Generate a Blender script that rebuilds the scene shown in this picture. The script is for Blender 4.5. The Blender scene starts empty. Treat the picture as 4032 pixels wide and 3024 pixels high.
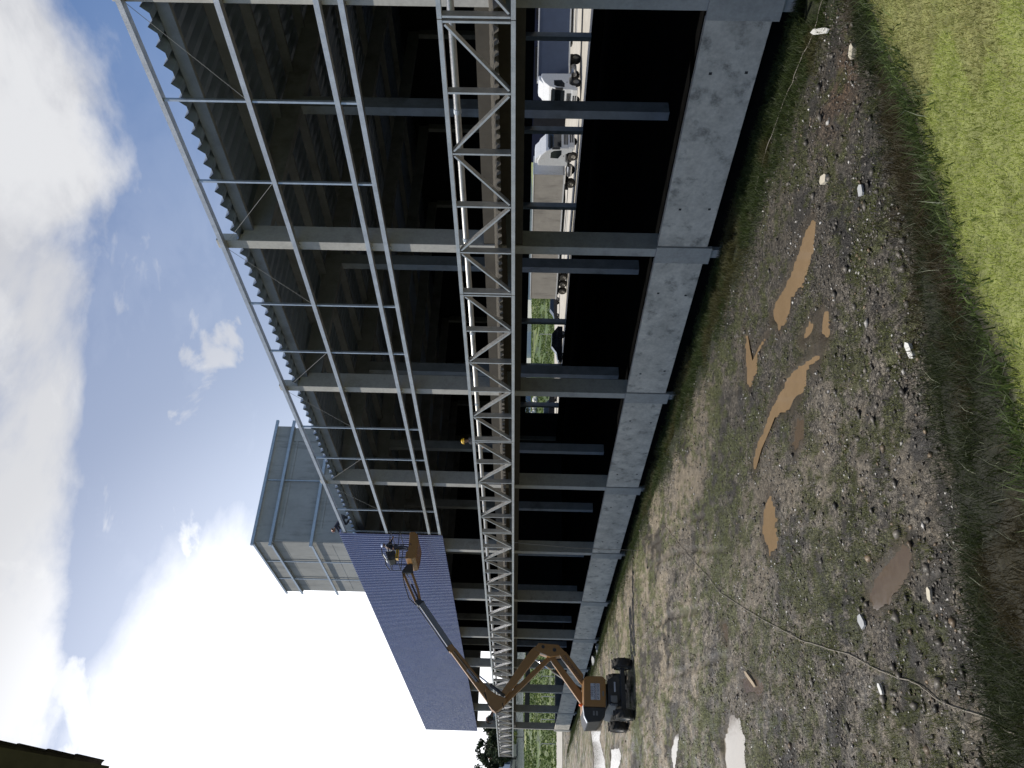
import bpy, math, random
import numpy as np
from mathutils import Vector, Matrix
random.seed(7); np.random.seed(7)
sc = bpy.context.scene
COL = sc.collection
R = math.radians

# ------------------------------------------------------------------ camera
EYE = Vector((0, 0, 6.9))
hd, pt, rl = 0.577952732, 0.0158453854, 0.0229078848
fw = Vector((-math.cos(hd)*math.cos(pt), math.sin(hd)*math.cos(pt), math.sin(pt)))
ri = Vector((math.sin(hd), math.cos(hd), 0)); up = ri.cross(fw)
A_ = math.cos(rl)*ri + math.sin(rl)*up
B_ = -math.sin(rl)*ri + math.cos(rl)*up
cam_d = bpy.data.cameras.new('camera'); cam = bpy.data.objects.new('camera', cam_d); COL.objects.link(cam)
mx = Matrix.Identity(4)
for i in range(3):
    mx[i][0] = -B_[i]; mx[i][1] = A_[i]; mx[i][2] = -fw[i]; mx[i][3] = EYE[i]
cam.matrix_world = mx
cam_d.sensor_width = 36; cam_d.sensor_fit = 'HORIZONTAL'; cam_d.lens = 3270/4032*36
cam_d.clip_start = .05; cam_d.clip_end = 3000
sc.camera = cam

# ------------------------------------------------------------------ light
EL, AZ = R(65), R(50)            # sun elevation; azimuth south of west
sd = Vector((-math.cos(EL)*math.cos(AZ), -math.cos(EL)*math.sin(AZ), math.sin(EL)))
sun_d = bpy.data.lights.new('sun', 'SUN'); sun_d.energy = 4.5; sun_d.angle = R(.53); sun_d.color = (1, .95, .86)
sun = bpy.data.objects.new('sun', sun_d); COL.objects.link(sun)
sun.rotation_euler = sd.to_track_quat('Z', 'Y').to_euler(); sun.location = (0, -20, 60)
sc.view_settings.view_transform = 'Standard'; sc.view_settings.look = 'None'
sc.view_settings.exposure = 0; sc.view_settings.gamma = 1
sc.cycles.use_denoising = True
try: sc.cycles.denoiser = 'OPENIMAGEDENOISE'; sc.cycles.denoising_input_passes = 'RGB_ALBEDO_NORMAL'; sc.cycles.denoising_prefilter = 'ACCURATE'
except Exception: pass
sc.cycles.max_bounces = 6; sc.cycles.diffuse_bounces = 3; sc.cycles.glossy_bounces = 3
sc.cycles.transmission_bounces = 3; sc.cycles.sample_clamp_indirect = 4

W = bpy.data.worlds.new('World'); sc.world = W; W.use_nodes = True
nt = W.node_tree; nt.nodes.clear()
def N(t, tree=None, **k):
    n = (tree or nt).nodes.new(t)
    for a, v in k.items(): setattr(n, a, v)
    return n
def lk(a, b, tree=None): (tree or nt).links.new(a, b)
def mth(op, a, b=None, c=None, tree=None, clamp=False):
    n = N('ShaderNodeMath', tree, operation=op); n.use_clamp = clamp
    for i, v in enumerate((a, b, c)):
        if v is None: continue
        if isinstance(v, (int, float)): n.inputs[i].default_value = v
        else: lk(v, n.inputs[i], tree)
    return n.outputs[0]
def mrange(v, a, b, c=0., d=1., tree=None, smooth=True):
    n = N('ShaderNodeMapRange', tree); n.clamp = True
    if smooth: n.interpolation_type = 'SMOOTHSTEP'
    lk(v, n.inputs['Value'], tree)
    for k, x in zip(('From Min', 'From Max', 'To Min', 'To Max'), (a, b, c, d)): n.inputs[k].default_value = x
    return n.outputs['Result']
def world():
    sky = N('ShaderNodeTexSky', sky_type='NISHITA'); sky.sun_disc = False
    sky.sun_elevation = EL; sky.sun_rotation = math.atan2(sd.x, sd.y); sky.air_density = 1.0; sky.dust_density = .3; sky.ozone_density = 1.6
    b1 = N('ShaderNodeBackground'); tint = N('ShaderNodeMix', data_type='RGBA', blend_type='MULTIPLY'); tint.inputs[0].default_value = 1; lk(sky.outputs[0], tint.inputs[6]); tint.inputs[7].default_value = (.81, .92, 1.09, 1); lk(tint.outputs[2], b1.inputs[0]); b1.inputs[1].default_value = .115
    tc = N('ShaderNodeTexCoord'); sep = N('ShaderNodeSeparateXYZ'); lk(tc.outputs['Generated'], sep.inputs[0])
    z = sep.outputs[2]
    zz = mth('MAXIMUM', mth('ADD', z, .22), .05)
    cx = mth('DIVIDE', sep.outputs[0], zz); cy = mth('DIVIDE', sep.outputs[1], zz)
    cmb = N('ShaderNodeCombineXYZ'); lk(cx, cmb.inputs[0]); lk(cy, cmb.inputs[1])
    def noise(scale, det, rough, dist, off):
        mp = N('ShaderNodeMapping'); lk(cmb.outputs[0], mp.inputs[0]); mp.inputs['Location'].default_value = off
        n = N('ShaderNodeTexNoise'); lk(mp.outputs[0], n.inputs[0])
        n.inputs['Scale'].default_value = scale; n.inputs['Detail'].default_value = det
        n.inputs['Roughness'].default_value = rough; n.inputs['Distortion'].default_value = dist
        return n.outputs[0]
    n1 = noise(2.1, 9, .56, .25, (3.1, 1.7, 0)); n2 = noise(5.5, 6, .6, .3, (0.4, 7.2, 2)); n3 = noise(.9, 4, .5, 0, (9, 2, 1)); n4 = noise(4.2, 6, .55, .4, (5.3, 1.1, 4))
    # broad white overcast towards the western horizon
    def dirdot(v):
        vm = N('ShaderNodeVectorMath', operation='DOT_PRODUCT'); lk(tc.outputs['Generated'], vm.inputs[0])
        vm.inputs[1].default_value = Vector(v).normalized(); return vm.outputs['Value']
    gl = dirdot((-1, .13, .085))
    glow = mrange(gl, math.cos(R(31)), math.cos(R(7)))
    wide = mrange(gl, math.cos(R(58)), math.cos(R(14)))
    band = mrange(z, .41, .51)                                    # high cloud bank
    east = mrange(sep.outputs[0], -.45, .2)
    t = mth('ADD', mth('SUBTRACT', n1, mth('MULTIPLY', east, .2)), mth('MULTIPLY', band, .345))
    m1 = mrange(mth('ADD', t, mth('MULTIPLY', mth('SUBTRACT', n3, .5), .22)), .60, .84)
    m2 = mth('MULTIPLY', mrange(mth('ADD', mth('ADD', n4, mth('MULTIPLY', n1, .35)), mth('MULTIPLY', wide, .12)), .79, .95), .85)
    m2 = mth('MULTIPLY', m2, mrange(sep.outputs[0], -.5, -.8))
    m3 = mrange(mth('ADD', glow, mth('MULTIPLY', mth('SUBTRACT', n1, .5), 1.1)), .18, 1.0)
    mask = mth('MAXIMUM', mth('MAXIMUM', m1, m2), mth('MAXIMUM', m3, mth('MULTIPLY', wide, .46)))
    shade = mrange(mth('ADD', mth('MULTIPLY', n2, .6), mth('MULTIPLY', n1, .4)), .36, .60)
    shade = mth('MAXIMUM', mth('ADD', mth('MULTIPLY', shade, .8), .2), mth('MAXIMUM', glow, mth('MULTIPLY', wide, .95)))
    cr = N('ShaderNodeMix', data_type='RGBA'); lk(shade, cr.inputs[0])
    cr.inputs[6].default_value = (.58, .60, .67, 1); cr.inputs[7].default_value = (.96, .97, 1.0, 1)
    b2 = N('ShaderNodeBackground'); lk(cr.outputs[2], b2.inputs[0])
    lk(mth('ADD', .82, mth('MULTIPLY', glow, .9)), b2.inputs[1])
    mix = N('ShaderNodeMixShader'); lk(mask, mix.inputs[0]); lk(b1.outputs[0], mix.inputs[1]); lk(b2.outputs[0], mix.inputs[2])
    out = N('ShaderNodeOutputWorld'); lk(mix.outputs[0], out.inputs[0])
world()

# ------------------------------------------------------------------ materials
MATS = {}
def pmat(name, col, rough=.6, metal=0., var=.25, scale=2., bump=0., bscale=30., dirt=None, dirt_scale=.7, dirt_amt=.6, streak=False, spec=.5):
    m = bpy.data.materials.new(name); m.use_nodes = True; t = m.node_tree; t.nodes.clear()
    o = N('ShaderNodeOutputMaterial', t); p = N('ShaderNodeBsdfPrincipled', t); lk(p.outputs[0], o.inputs[0], t)
    g = N('ShaderNodeNewGeometry', t)
    def nz(s, d=5, vec=None, ro=.6):
        n = N('ShaderNodeTexNoise', t); lk(vec or g.outputs['Position'], n.inputs[0], t)
        n.inputs['Scale'].default_value = s; n.inputs['Detail'].default_value = d; n.inputs['Roughness'].default_value = ro
        return n.outputs[0]
    a = nz(scale); b = nz(scale*9, 4)
    f = mth('ADD', mth('MULTIPLY', a, .65, tree=t), mth('MULTIPLY', b, .35, tree=t), tree=t)
    v = mrange(f, .3, .7, 1-var, 1+var, tree=t, smooth=False)
    mu = N('ShaderNodeMix', t, data_type='RGBA', blend_type='MULTIPLY'); mu.inputs[0].default_value = 1
    mu.inputs[6].default_value = (*col, 1)
    cb = N('ShaderNodeCombineXYZ', t)
    for i in range(3): lk(v, cb.inputs[i], t)
    lk(cb.outputs[0], mu.inputs[7], t); c = mu.outputs[2]
    if dirt:
        vec = None
        if streak:
            mp = N('ShaderNodeMapping', t); lk(g.outputs['Position'], mp.inputs[0], t); mp.inputs['Scale'].default_value = (2.2, 2.2, .35); vec = mp.outputs[0]
        d = mrange(nz(dirt_scale, 8, vec, .68), .5, .72, 0, dirt_amt, tree=t)
        mi = N('ShaderNodeMix', t, data_type='RGBA'); lk(d, mi.inputs[0], t); lk(c, mi.inputs[6], t); mi.inputs[7].default_value = (*dirt, 1); c = mi.outputs[2]
    lk(c, p.inputs['Base Color'], t)
    p.inputs['Metallic'].default_value = metal; p.inputs['Specular IOR Level'].default_value = spec
    lk(mrange(b, .3, .7, max(.03, rough-.1), min(1, rough+.1), tree=t), p.inputs['Roughness'], t)
    if bump:
        bp = N('ShaderNodeBump', t); bp.inputs['Strength'].default_value = bump; bp.inputs['Distance'].default_value = .02
        lk(nz(bscale, 6), bp.inputs['Height'], t); lk(bp.outputs[0], p.inputs['Normal'], t)
    MATS[name] = m; return m
pmat('concrete', (.36, .35, .32), .85, var=.30, scale=1.1, bump=.25, bscale=25, dirt=(.13, .12, .105), dirt_scale=1.1, dirt_amt=.55)
pmat('concrete_beam', (.52, .48, .41), .85, var=.38, scale=1.0, bump=.3, bscale=22, dirt=(.12, .115, .10), dirt_scale=1.6, dirt_amt=.85)
pmat('concrete_shade_brown', (.050, .043, .032), .9, var=.3, scale=1.5, dirt=(.07, .06, .045), dirt_scale=1.2, dirt_amt=.8)  # near-black brown: shade of the canopy lattice put into the colour
pmat('concrete_shaded', (.185, .195, .205), .9, var=.25, scale=1.2, dirt=(.08, .075, .07))  # darker copy of concrete, with the dimness of the hall in its colour
pmat('concrete_tower', (.26, .26, .25), .85, var=.2, scale=.35, bump=.15, bscale=12, dirt=(.12, .12, .12), dirt_scale=.9, dirt_amt=.6, streak=True)
pmat('galvanised', (.45, .445, .43), .42, .75, var=.22, scale=3, bump=.04, bscale=60)
pmat('galvanised_dull', (.36, .40, .44), .42, .55, var=.2, scale=4)
pmat('roof_metal', (.27, .33, .41), .5, .35, var=.15, scale=.8, dirt=(.12, .13, .15), dirt_scale=.8, dirt_amt=.5)
pmat('canopy_metal', (.17, .155, .13), .6, .2, var=.2, scale=1.5)
pmat('blue_paint', (.155, .165, .295), .25, .1, var=.12, scale=.4, spec=.9)
pmat('blue_crest', (.42, .45, .62), .35, .1, var=.1, scale=.4)
pmat('shade_black', (.014, .015, .018), 1., var=.3, spec=0.)  # near-black surfaces: interior darkness painted in as colour
pmat('navy_shade_wall', (.010, .013, .028), .9, var=.2, spec=.05)  # near-black navy takes the place of shade on the sunward wall
pmat('shade_dark_floor', (.005, .005, .005), 1.0, var=.4, scale=1.5, spec=0.)  # hall floor coloured almost black in place of interior shade
pmat('orange_paint', (.26, .135, .045), .38, var=.14, scale=2.5, dirt=(.16, .10, .05), dirt_scale=2.5, dirt_amt=.55)
pmat('black_steel', (.022, .023, .026), .5, var=.3, scale=3, dirt=(.10, .085, .06), dirt_scale=2.5, dirt_amt=.5)
pmat('grey_steel', (.16, .165, .175), .45, .3, var=.2, scale=3)
pmat('chrome', (.75, .75, .76), .18, .95, var=.05)
pmat('rubber', (.022, .021, .02), .8, var=.3, scale=6, dirt=(.13, .10, .07), dirt_scale=4, dirt_amt=.6, bump=.2, bscale=30)
pmat('rim_grey', (.30, .28, .25), .6, var=.2, scale=5, dirt=(.14, .11, .08), dirt_scale=4)
pmat('decal_pale', (.42, .44, .50), .55, var=.06)
pmat('decal_ink', (.02, .022, .045), .55, var=.05)
pmat('beacon', (.85, .16, .03), .3, var=.05)
pmat('white_paint', (.64, .66, .69), .3, var=.07, scale=1.5, dirt=(.45, .43, .40), dirt_scale=1.5, dirt_amt=.4)
pmat('blue_tarp', (.06, .085, .15), .6, var=.12, scale=1.2)
pmat('trailer_grey', (.36, .34, .315), .55, var=.15, scale=1, dirt=(.16, .15, .14), streak=True)
pmat('glass_dark', (.012, .016, .02), .06, var=.05, spec=.7)
pmat('car_black', (.012, .014, .02), .2, .2, var=.1)
pmat('yard', (.44, .41, .36), .9, var=.15, scale=.8, dirt=(.28, .26, .22), dirt_scale=.6)
pmat('gravel_road', (.40, .38, .34), .95, var=.25, scale=1.5)
pmat('skin', (.30, .17, .11), .55, var=.08)
pmat('navy_cloth', (.018, .022, .04), .85, var=.3, scale=9)
pmat('denim', (.06, .075, .11), .85, var=.25, scale=8)
pmat('dark_cloth', (.03, .03, .033), .85, var=.3, scale=9)
pmat('strap', (.62, .62, .58), .7, var=.1)
pmat('helmet_blue', (.42, .50, .72), .3, var=.05)
pmat('helmet_orange', (.20, .07, .04), .3, var=.05)
pmat('helmet_yellow', (.55, .34, .02), .3, var=.05)
pmat('leather', (.04, .028, .02), .7)
pmat('tile', (.095, .082, .085), .85, var=.3, scale=4, bump=.3, bscale=20)
pmat('soffit', (.10, .085, .05), .85, var=.3, scale=5)
pmat('plaster', (.52, .48, .40), .9, var=.12)
pmat('house_roof', (.22, .11, .07), .85, var=.2)
pmat('house_white', (.70, .70, .68), .85, var=.1)
pmat('house_blue', (.16, .22, .32), .85, var=.15)
pmat('bark', (.10, .075, .055), .9, var=.3, scale=6, bump=.3)
pmat('stone_white', (.62, .60, .55), .85, var=.15)
pmat('debris_pale', (.46, .42, .34), .8, var=.15, scale=8)
pmat('debris_white', (.55, .55, .53), .5, var=.1, scale=8)
pmat('debris_grey', (.33, .34, .35), .85, var=.2, scale=8)
pmat('rod_grey', (.26, .26, .26), .85, var=.1, spec=.1)
pmat('pit', (.03, .03, .03), .9)
pmat('hose', (.20, .18, .15), .7, var=.2, scale=6)
pmat('board', (.30, .24, .17), .8, var=.2)

def attr_mat(name, rough=.7, trans=0., bump=None, spec=.3, detail=False):
    m = bpy.data.materials.new(name); m.use_nodes = True; t = m.node_tree; t.nodes.clear()
    o = N('ShaderNodeOutputMaterial', t); p = N('ShaderNodeBsdfPrincipled', t)
    at = N('ShaderNodeAttribute', t, attribute_name='Col')
    p.inputs['Roughness'].default_value = rough; p.inputs['Specular IOR Level'].default_value = spec
    col = at.outputs['Color']
    if detail:
        g = N('ShaderNodeNewGeometry', t)
        def nz(s, d=4, ro=.65):
            n = N('ShaderNodeTexNoise', t); lk(g.outputs['Position'], n.inputs[0], t); n.inputs['Scale'].default_value = s
            n.inputs['Detail'].default_value = d; n.inputs['Roughness'].default_value = ro; return n.outputs[0]
        vo = N('ShaderNodeTexVoronoi', t); lk(g.outputs['Position'], vo.inputs[0], t); vo.inputs['Scale'].default_value = 17
        vo2 = N('ShaderNodeTexVoronoi', t); lk(g.outputs['Position'], vo2.inputs[0], t); vo2.inputs['Scale'].default_value = 46
        sp = N('ShaderNodeSeparateColor', t); lk(vo.outputs['Color'], sp.inputs[0], t)
        sp2 = N('ShaderNodeSeparateColor', t); lk(vo2.outputs['Color'], sp2.inputs[0], t)
        peb = mth('MULTIPLY', mrange(sp.outputs[0], .1, .95, .45, 1.75, tree=t), mrange(sp2.outputs[1], .05, 1, .55, 1.5, tree=t), tree=t)
        chip_glint = mth('MULTIPLY', mrange(sp2.outputs[2], .90, .97, tree=t), 1.9, tree=t); peb = mth('ADD', mth('MULTIPLY', peb, mrange(sp2.outputs[0], .0, .12, .35, 1., tree=t), tree=t), mth('MULTIPLY', chip_glint, mrange(nz(2.5), .4, .6, tree=t), tree=t), tree=t)  # bright cells: pale chips plus glints painted into the base colour
        alpha = at.outputs['Alpha']                                   # stoniness 0..1 (0 = smooth mud)
        k = mth('MULTIPLY', mth('ADD', mth('MULTIPLY', mth('SUBTRACT', peb, 1.0, tree=t), alpha, tree=t), 1.0, tree=t), mrange(nz(5, 6), .25, .75, .55, 1.45, tree=t, smooth=False), tree=t)
        mu = N('ShaderNodeVectorMath', t, operation='SCALE'); lk(col, mu.inputs[0], t); lk(k, mu.inputs['Scale'], t); col = mu.outputs[0]
        h = mth('ADD', mth('MULTIPLY', mth('SUBTRACT', 1.0, vo.outputs['Distance'], tree=t), mth('MULTIPLY', alpha, .5, tree=t), tree=t), mth('ADD', mth('MULTIPLY', nz(22, 5), .8, tree=t), mth('MULTIPLY', mth('MULTIPLY', vo2.outputs['Distance'], -.6, tree=t), alpha, tree=t), tree=t), tree=t)
        bp = N('ShaderNodeBump', t); bp.inputs['Strength'].default_value = .9; bp.inputs['Distance'].default_value = .045
        lk(h, bp.inputs['Height'], t); lk(bp.outputs[0], p.inputs['Normal'], t)
        lk(mrange(nz(1.3, 4), .35, .65, .34, .9, tree=t), p.inputs['Roughness'], t)
    lk(col, p.inputs['Base Color'], t)
    if trans:
        tr = N('ShaderNodeBsdfTranslucent', t); lk(col, tr.inputs[0], t)
        mi = N('ShaderNodeMixShader', t); mi.inputs[0].default_value = trans
        lk(p.outputs[0], mi.inputs[1], t); lk(tr.outputs[0], mi.inputs[2], t); lk(mi.outputs[0], o.inputs[0], t)
    else: lk(p.outputs[0], o.inputs[0], t)
    MATS[name] = m; return m
attr_mat('ground', .9, detail=True, spec=.35)
attr_mat('blade', .55, .45)
attr_mat('foliage', .6, .25)
attr_mat('stone', .5, spec=.5)
def water_mat(name, col, rough):
    m = pmat(name, col, rough, var=.12, scale=1.2, spec=.5); return m
water_mat('muddy_water', (.215, .15, .088), .045)
water_mat('brown_water', (.095, .072, .052), .07)
water_mat('bright_water', (.22, .19, .15), .04)

# ------------------------------------------------------------------ mesh helpers
class MB:
    def __init__(s): s.v = []; s.f = []
    def add(s, vs, fs):
        o = len(s.v); s.v += [tuple(v) for v in vs]; s.f += [tuple(i+o for i in f) for f in fs]; return s
    def box(s, x0, x1, y0, y1, z0, z1):
        return s.add([(x0,y0,z0),(x1,y0,z0),(x1,y1,z0),(x0,y1,z0),(x0,y0,z1),(x1,y0,z1),(x1,y1,z1),(x0,y1,z1)],
                     [(3,2,1,0),(4,5,6,7),(0,1,5,4),(1,2,6,5),(2,3,7,6),(3,0,4,7)])
    def bar(s, p, q, w, h, upv=(0,0,1)):
        p, q = Vector(p), Vector(q); d = (q-p).normalized(); u = Vector(upv)
        if abs(d.dot(u)) > .98: u = Vector((0,1,0))
        a = d.cross(u).normalized()*w/2; b = a.cross(d).normalized()*h/2
        vs = [p-a-b, p+a-b, p+a+b, p-a+b, q-a-b, q+a-b, q+a+b, q-a+b]
        return s.add(vs, [(3,2,1,0),(4,5,6,7),(0,1,5,4),(1,2,6,5),(2,3,7,6),(3,0,4,7)])
    def tube(s, pts, r, n=8):
        pts = [Vector(p) for p in pts]; rs = r if isinstance(r, (list, tuple)) else [r]*len(pts)
        o = len(s.v)
        for i, p in enumerate(pts):
            d = (pts[min(i+1, len(pts)-1)]-pts[max(i-1, 0)]).normalized(); u = Vector((0,0,1)) if abs(d.z) < .95 else Vector((0,1,0))
            a = d.cross(u).normalized(); b = a.cross(d)
            for k in range(n):
                t = 2*math.pi*k/n; s.v.append(tuple(p+(a*math.cos(t)+b*math.sin(t))*rs[i]))
        for i in range(len(pts)-1):
            for k in range(n):
                s.f.append((o+i*n+k, o+i*n+(k+1)%n, o+(i+1)*n+(k+1)%n, o+(i+1)*n+k))
        s.f.append(tuple(o+k for k in reversed(range(n)))); e = o+(len(pts)-1)*n; s.f.append(tuple(e+k for k in range(n)))
        return s
    def prism(s, poly, fn, d0, d1):
        n = len(poly); vs = [fn(a, b, d0) for a, b in poly]+[fn(a, b, d1) for a, b in poly]
        fs = [tuple(range(n)), tuple(reversed(range(n, 2*n)))]+[(i+n, (i+1)%n+n, (i+1)%n, i) for i in range(n)]
        return s.add(vs, fs)
    def lathe(s, prof, c, axis, n=20):
        axis = Vector(axis).normalized(); u = Vector((0,0,1)) if abs(axis.z) < .9 else Vector((1,0,0))
        a = axis.cross(u).normalized(); b = a.cross(axis); c = Vector(c); o = len(s.v)
        for r, h in prof:
            for k in range(n):
                t = 2*math.pi*k/n; s.v.append(tuple(c+axis*h+(a*math.cos(t)+b*math.sin(t))*max(r, 1e-4)))
        for i in range(len(prof)-1):
            for k in range(n): s.f.append((o+i*n+k, o+i*n+(k+1)%n, o+(i+1)*n+(k+1)%n, o+(i+1)*n+k))
        return s
    def build(s, name, mat, parent=None, smooth=False, bevel=0.):
        me = bpy.data.meshes.new(name); me.from_pydata(s.v, [], s.f); me.update()
        import bmesh
        bm = bmesh.new(); bm.from_mesh(me); bmesh.ops.recalc_face_normals(bm, faces=bm.faces); bm.to_mesh(me); bm.free()
        me.materials.append(MATS[mat] if isinstance(mat, str) else mat)
        if smooth: me.shade_smooth()
        o = bpy.data.objects.new(name, me); COL.objects.link(o)
        if parent:
            o.parent = parent; o.matrix_parent_inverse = Matrix.Identity(4) if parent.parent else Matrix.Translation(parent.location).inverted()
        if bevel:
            b = o.modifiers.new('bevel', 'BEVEL'); b.width = bevel; b.segments = 2; b.limit_method = 'ANGLE'
        return o
def tag(o, label=None, cat=None, group=None, kind=None):
    if label: o['label'] = label
    if cat: o['category'] = cat
    if group: o['group'] = group
    if kind: o['kind'] = kind
    return o
def thing(name, label, cat, loc=(0,0,0), group=None):
    o = bpy.data.objects.new(name, None); COL.objects.link(o); o.location = loc; o.empty_display_size = .3
    return tag(o, label, cat, group)
def npmesh(name, V, F, mat, col=None, smooth=False, parent=None):
    """V (n,3), F list of (m,k) int arrays"""
    me = bpy.data.meshes.new(name); V = np.asarray(V, np.float32)
    me.vertices.add(len(V)); me.vertices.foreach_set('co', V.ravel())
    loops = np.concatenate([f.ravel() for f in F]).astype(np.int32)
    tot = np.concatenate([np.full(len(f), f.shape[1]) for f in F]).astype(np.int32)
    st = np.concatenate([[0], np.cumsum(tot)[:-1]]).astype(np.int32)
    me.loops.add(len(loops)); me.loops.foreach_set('vertex_index', loops)
    me.polygons.add(len(tot)); me.polygons.foreach_set('loop_start', st); me.polygons.foreach_set('loop_total', tot)
    if smooth: me.polygons.foreach_set('use_smooth', np.ones(len(tot), bool))
    me.update(calc_edges=True)
    if col is not None:
        a = me.color_attributes.new('Col', 'FLOAT_COLOR', 'POINT'); c = np.ones((len(V), 4), np.float32); c[:, :col.shape[1]] = col
        a.data.foreach_set('color', c.ravel())
    me.materials.append(MATS[mat]); o = bpy.data.objects.new(name, me); COL.objects.link(o)
    if parent: o.parent = parent
    return o

# ------------------------------------------------------------------ terrain
def hsh(i, j, s):
    n = (i.astype(np.int64)*374761393 + j.astype(np.int64)*668265263 + s*974634777) & 0xffffffff
    n = ((n ^ (n >> 13))*1274126177) & 0xffffffff
    return ((n ^ (n >> 16)) & 0xffff)/65535.
def vn(x, y, s=0):
    xi = np.floor(x); yi = np.floor(y); u = x-xi; v = y-yi; u = u*u*(3-2*u); v = v*v*(3-2*v)
    return (hsh(xi, yi, s)*(1-u)+hsh(xi+1, yi, s)*u)*(1-v)+(hsh(xi, yi+1, s)*(1-u)+hsh(xi+1, yi+1, s)*u)*v
def fbm(x, y, f=1., o=4, s=0):
    a = .5; t = 0; n = 0
    for k in range(o):
        t = t+a*vn(x*f+17.3*k, y*f-9.1*k, s+k); n += a; a *= .5; f *= 2.03
    return t/n
def ss(x, a, b):
    t = np.clip((x-a)/(b-a), 0, 1); return t*t*(3-2*t)
def base_h(x, y):
    z = .3+.6*np.clip((-x-22)/22, 0, 1)
    return z*(1-.8*ss(y, 17, 19.6)*(1-ss(-x, 106, 111)))
def bank_t(x, y):
    xb = np.interp(y, [-5, 3, 5, 7, 9.5, 12, 16.3, 20], [-14, -12.5, -11.9, -11.5, -10.9, -10.7, -10.1, -9.6])
    xc = np.interp(y, [-5, 2.7, 4, 5.5, 7.2, 12, 20], [-4.2, -4.3, -4.42, -4.28, -4.4, -3.9, -3.0])
    xb = xb+.7*(fbm(x, y, .6, 3, 51)-.5)*1.2; xc = xc+.28*(fbm(x*0, y, 1.2, 3, 61)-.5)
    return (x-xb)/(xc-xb), xc
PUD = [  # polygon, level, material
 ([(-14.05,13.89),(-14.08,13.69),(-14.44,13.28),(-14.91,13.16),(-15.42,13.07),(-16.26,13.32),(-16.48,13.13),(-17.52,13.18),(-17.45,13.51),(-17.84,13.65),(-18.02,13.75),(-17.65,14.01),(-16.97,13.97),(-16.07,13.87),(-15.43,13.91),(-14.9,13.99),(-14.44,14.0)], .30, 'muddy_water', 'long ochre puddle tapering to a point, nearest to the concrete beam'),
 ([(-14.32,11.5),(-14.54,10.97),(-15.09,10.84),(-15.34,10.7),(-15.71,10.79),(-15.9,11.22),(-15.54,11.39),(-15.29,11.69),(-14.79,11.67)], .30, 'muddy_water', 'broad ochre puddle'),
 ([(-15.38,11.99),(-15.26,11.74),(-15.5,11.62),(-16.01,11.69),(-16.17,11.9),(-15.83,12.0)], .305, 'muddy_water', 'small ochre puddle'),
 ([(-20.1,15.19),(-19.86,14.71),(-19.76,13.98),(-19.04,13.95),(-18.17,13.7),(-18.31,13.67),(-19.47,13.89),(-19.7,13.46),(-20.35,13.4),(-20.68,13.7),(-20.44,14.28)], .30, 'muddy_water', 'forked ochre puddle'),
 ([(-15.7,11.13),(-15.31,10.91),(-16.1,11.07),(-16.63,10.77),(-17.4,10.78),(-18.57,11.36),(-20.04,11.28),(-21.14,10.98),(-21.31,11.37),(-20.37,11.61),(-18.83,11.73),(-17.49,11.73),(-16.12,11.35)], .295, 'muddy_water', 'long winding puddle'),
 ([(-20.13,9.78),(-19.88,9.14),(-20.15,8.48),(-20.92,8.34),(-21.27,9.21),(-20.89,9.73)], .30, 'muddy_water', 'rounded puddle'),
 ([(-13.56,5.73),(-13.32,5.46),(-13.63,5.21),(-14.58,5.0),(-15.23,5.13),(-15.36,5.39),(-14.75,5.62),(-14.02,5.65)], .30, 'brown_water', 'brown puddle'),
 ([(-17.3,10.46),(-16.91,10.14),(-17.14,9.86),(-17.71,9.86),(-17.9,10.09)], .30, 'brown_water', 'dim brown puddle'),
 ([(-26.8,5.6),(-25.8,5.25),(-25.4,4.7),(-25.8,3.6),(-28.2,4.0),(-27.9,5.1)], .40, 'bright_water', 'white puddle'),
 ([(-35.3,6.5),(-34.3,6.4),(-35,5.9),(-36.1,5.2),(-36.4,6.0)], .64, 'bright_water', 'white puddle far'),
 ([(-73,14.2),(-62.5,12.2),(-64.8,11.5),(-61.4,9.6),(-61,8.0),(-72.3,9.0),(-69.4,11.2)], .9, 'bright_water', 'sheet of water'),
 ([(-57,9.6),(-52.5,8.9),(-51.5,8.3),(-53.5,7.9),(-58,8.4)], .9, 'bright_water', 'narrow'),
 ([(-25.1,6.29),(-23.5,5.83),(-22.9,5.53),(-23.26,5.41),(-24.68,5.73)], .375, 'brown_water', 'pool'),
 ([(-26.5,8.3),(-25.97,8.15),(-25.95,7.77),(-26.0,7.52),(-26.46,7.92)], .40, 'brown_water', 'small pool'),
]
def pud_sd(x, y, poly):
    """signed distance, negative inside"""
    P = np.array(poly); n = len(P); d = np.full(x.shape, 1e9); ins = np.zeros(x.shape, bool)
    for i in range(n):
        a = P[i]; b = P[(i+1) % n]; e = b-a; wx = x-a[0]; wy = y-a[1]
        t = np.clip((wx*e[0]+wy*e[1])/(e@e), 0, 1); d = np.minimum(d, np.hypot(wx-e[0]*t, wy-e[1]*t))
        c = ((a[1] > y) != (b[1] > y)) & (x < (b[0]-a[0])*(y-a[1])/(b[1]-a[1]+1e-12)+a[0]); ins ^= c
    return np.where(ins, -d, d)
RUTS = [ # centre line, half width, depth
 ([(-25,10.2),(-31,12.6),(-38,14.6),(-47,15.4),(-58,15.8)], .13, .05), ([(-27,12.3),(-33,14.3),(-40,15.9),(-50,16.6)], .12, .04),
 ([(-29,9.6),(-35,11.2),(-41,11.9),(-47,11.9)], .17, .08), ([(-26,7.2),(-36,8.9),(-47,9.2),(-58,9.0)], .16, .06),
 ([(-24.5,4.7),(-34,4.3),(-46,3.8)], .14, .05)]
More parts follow.
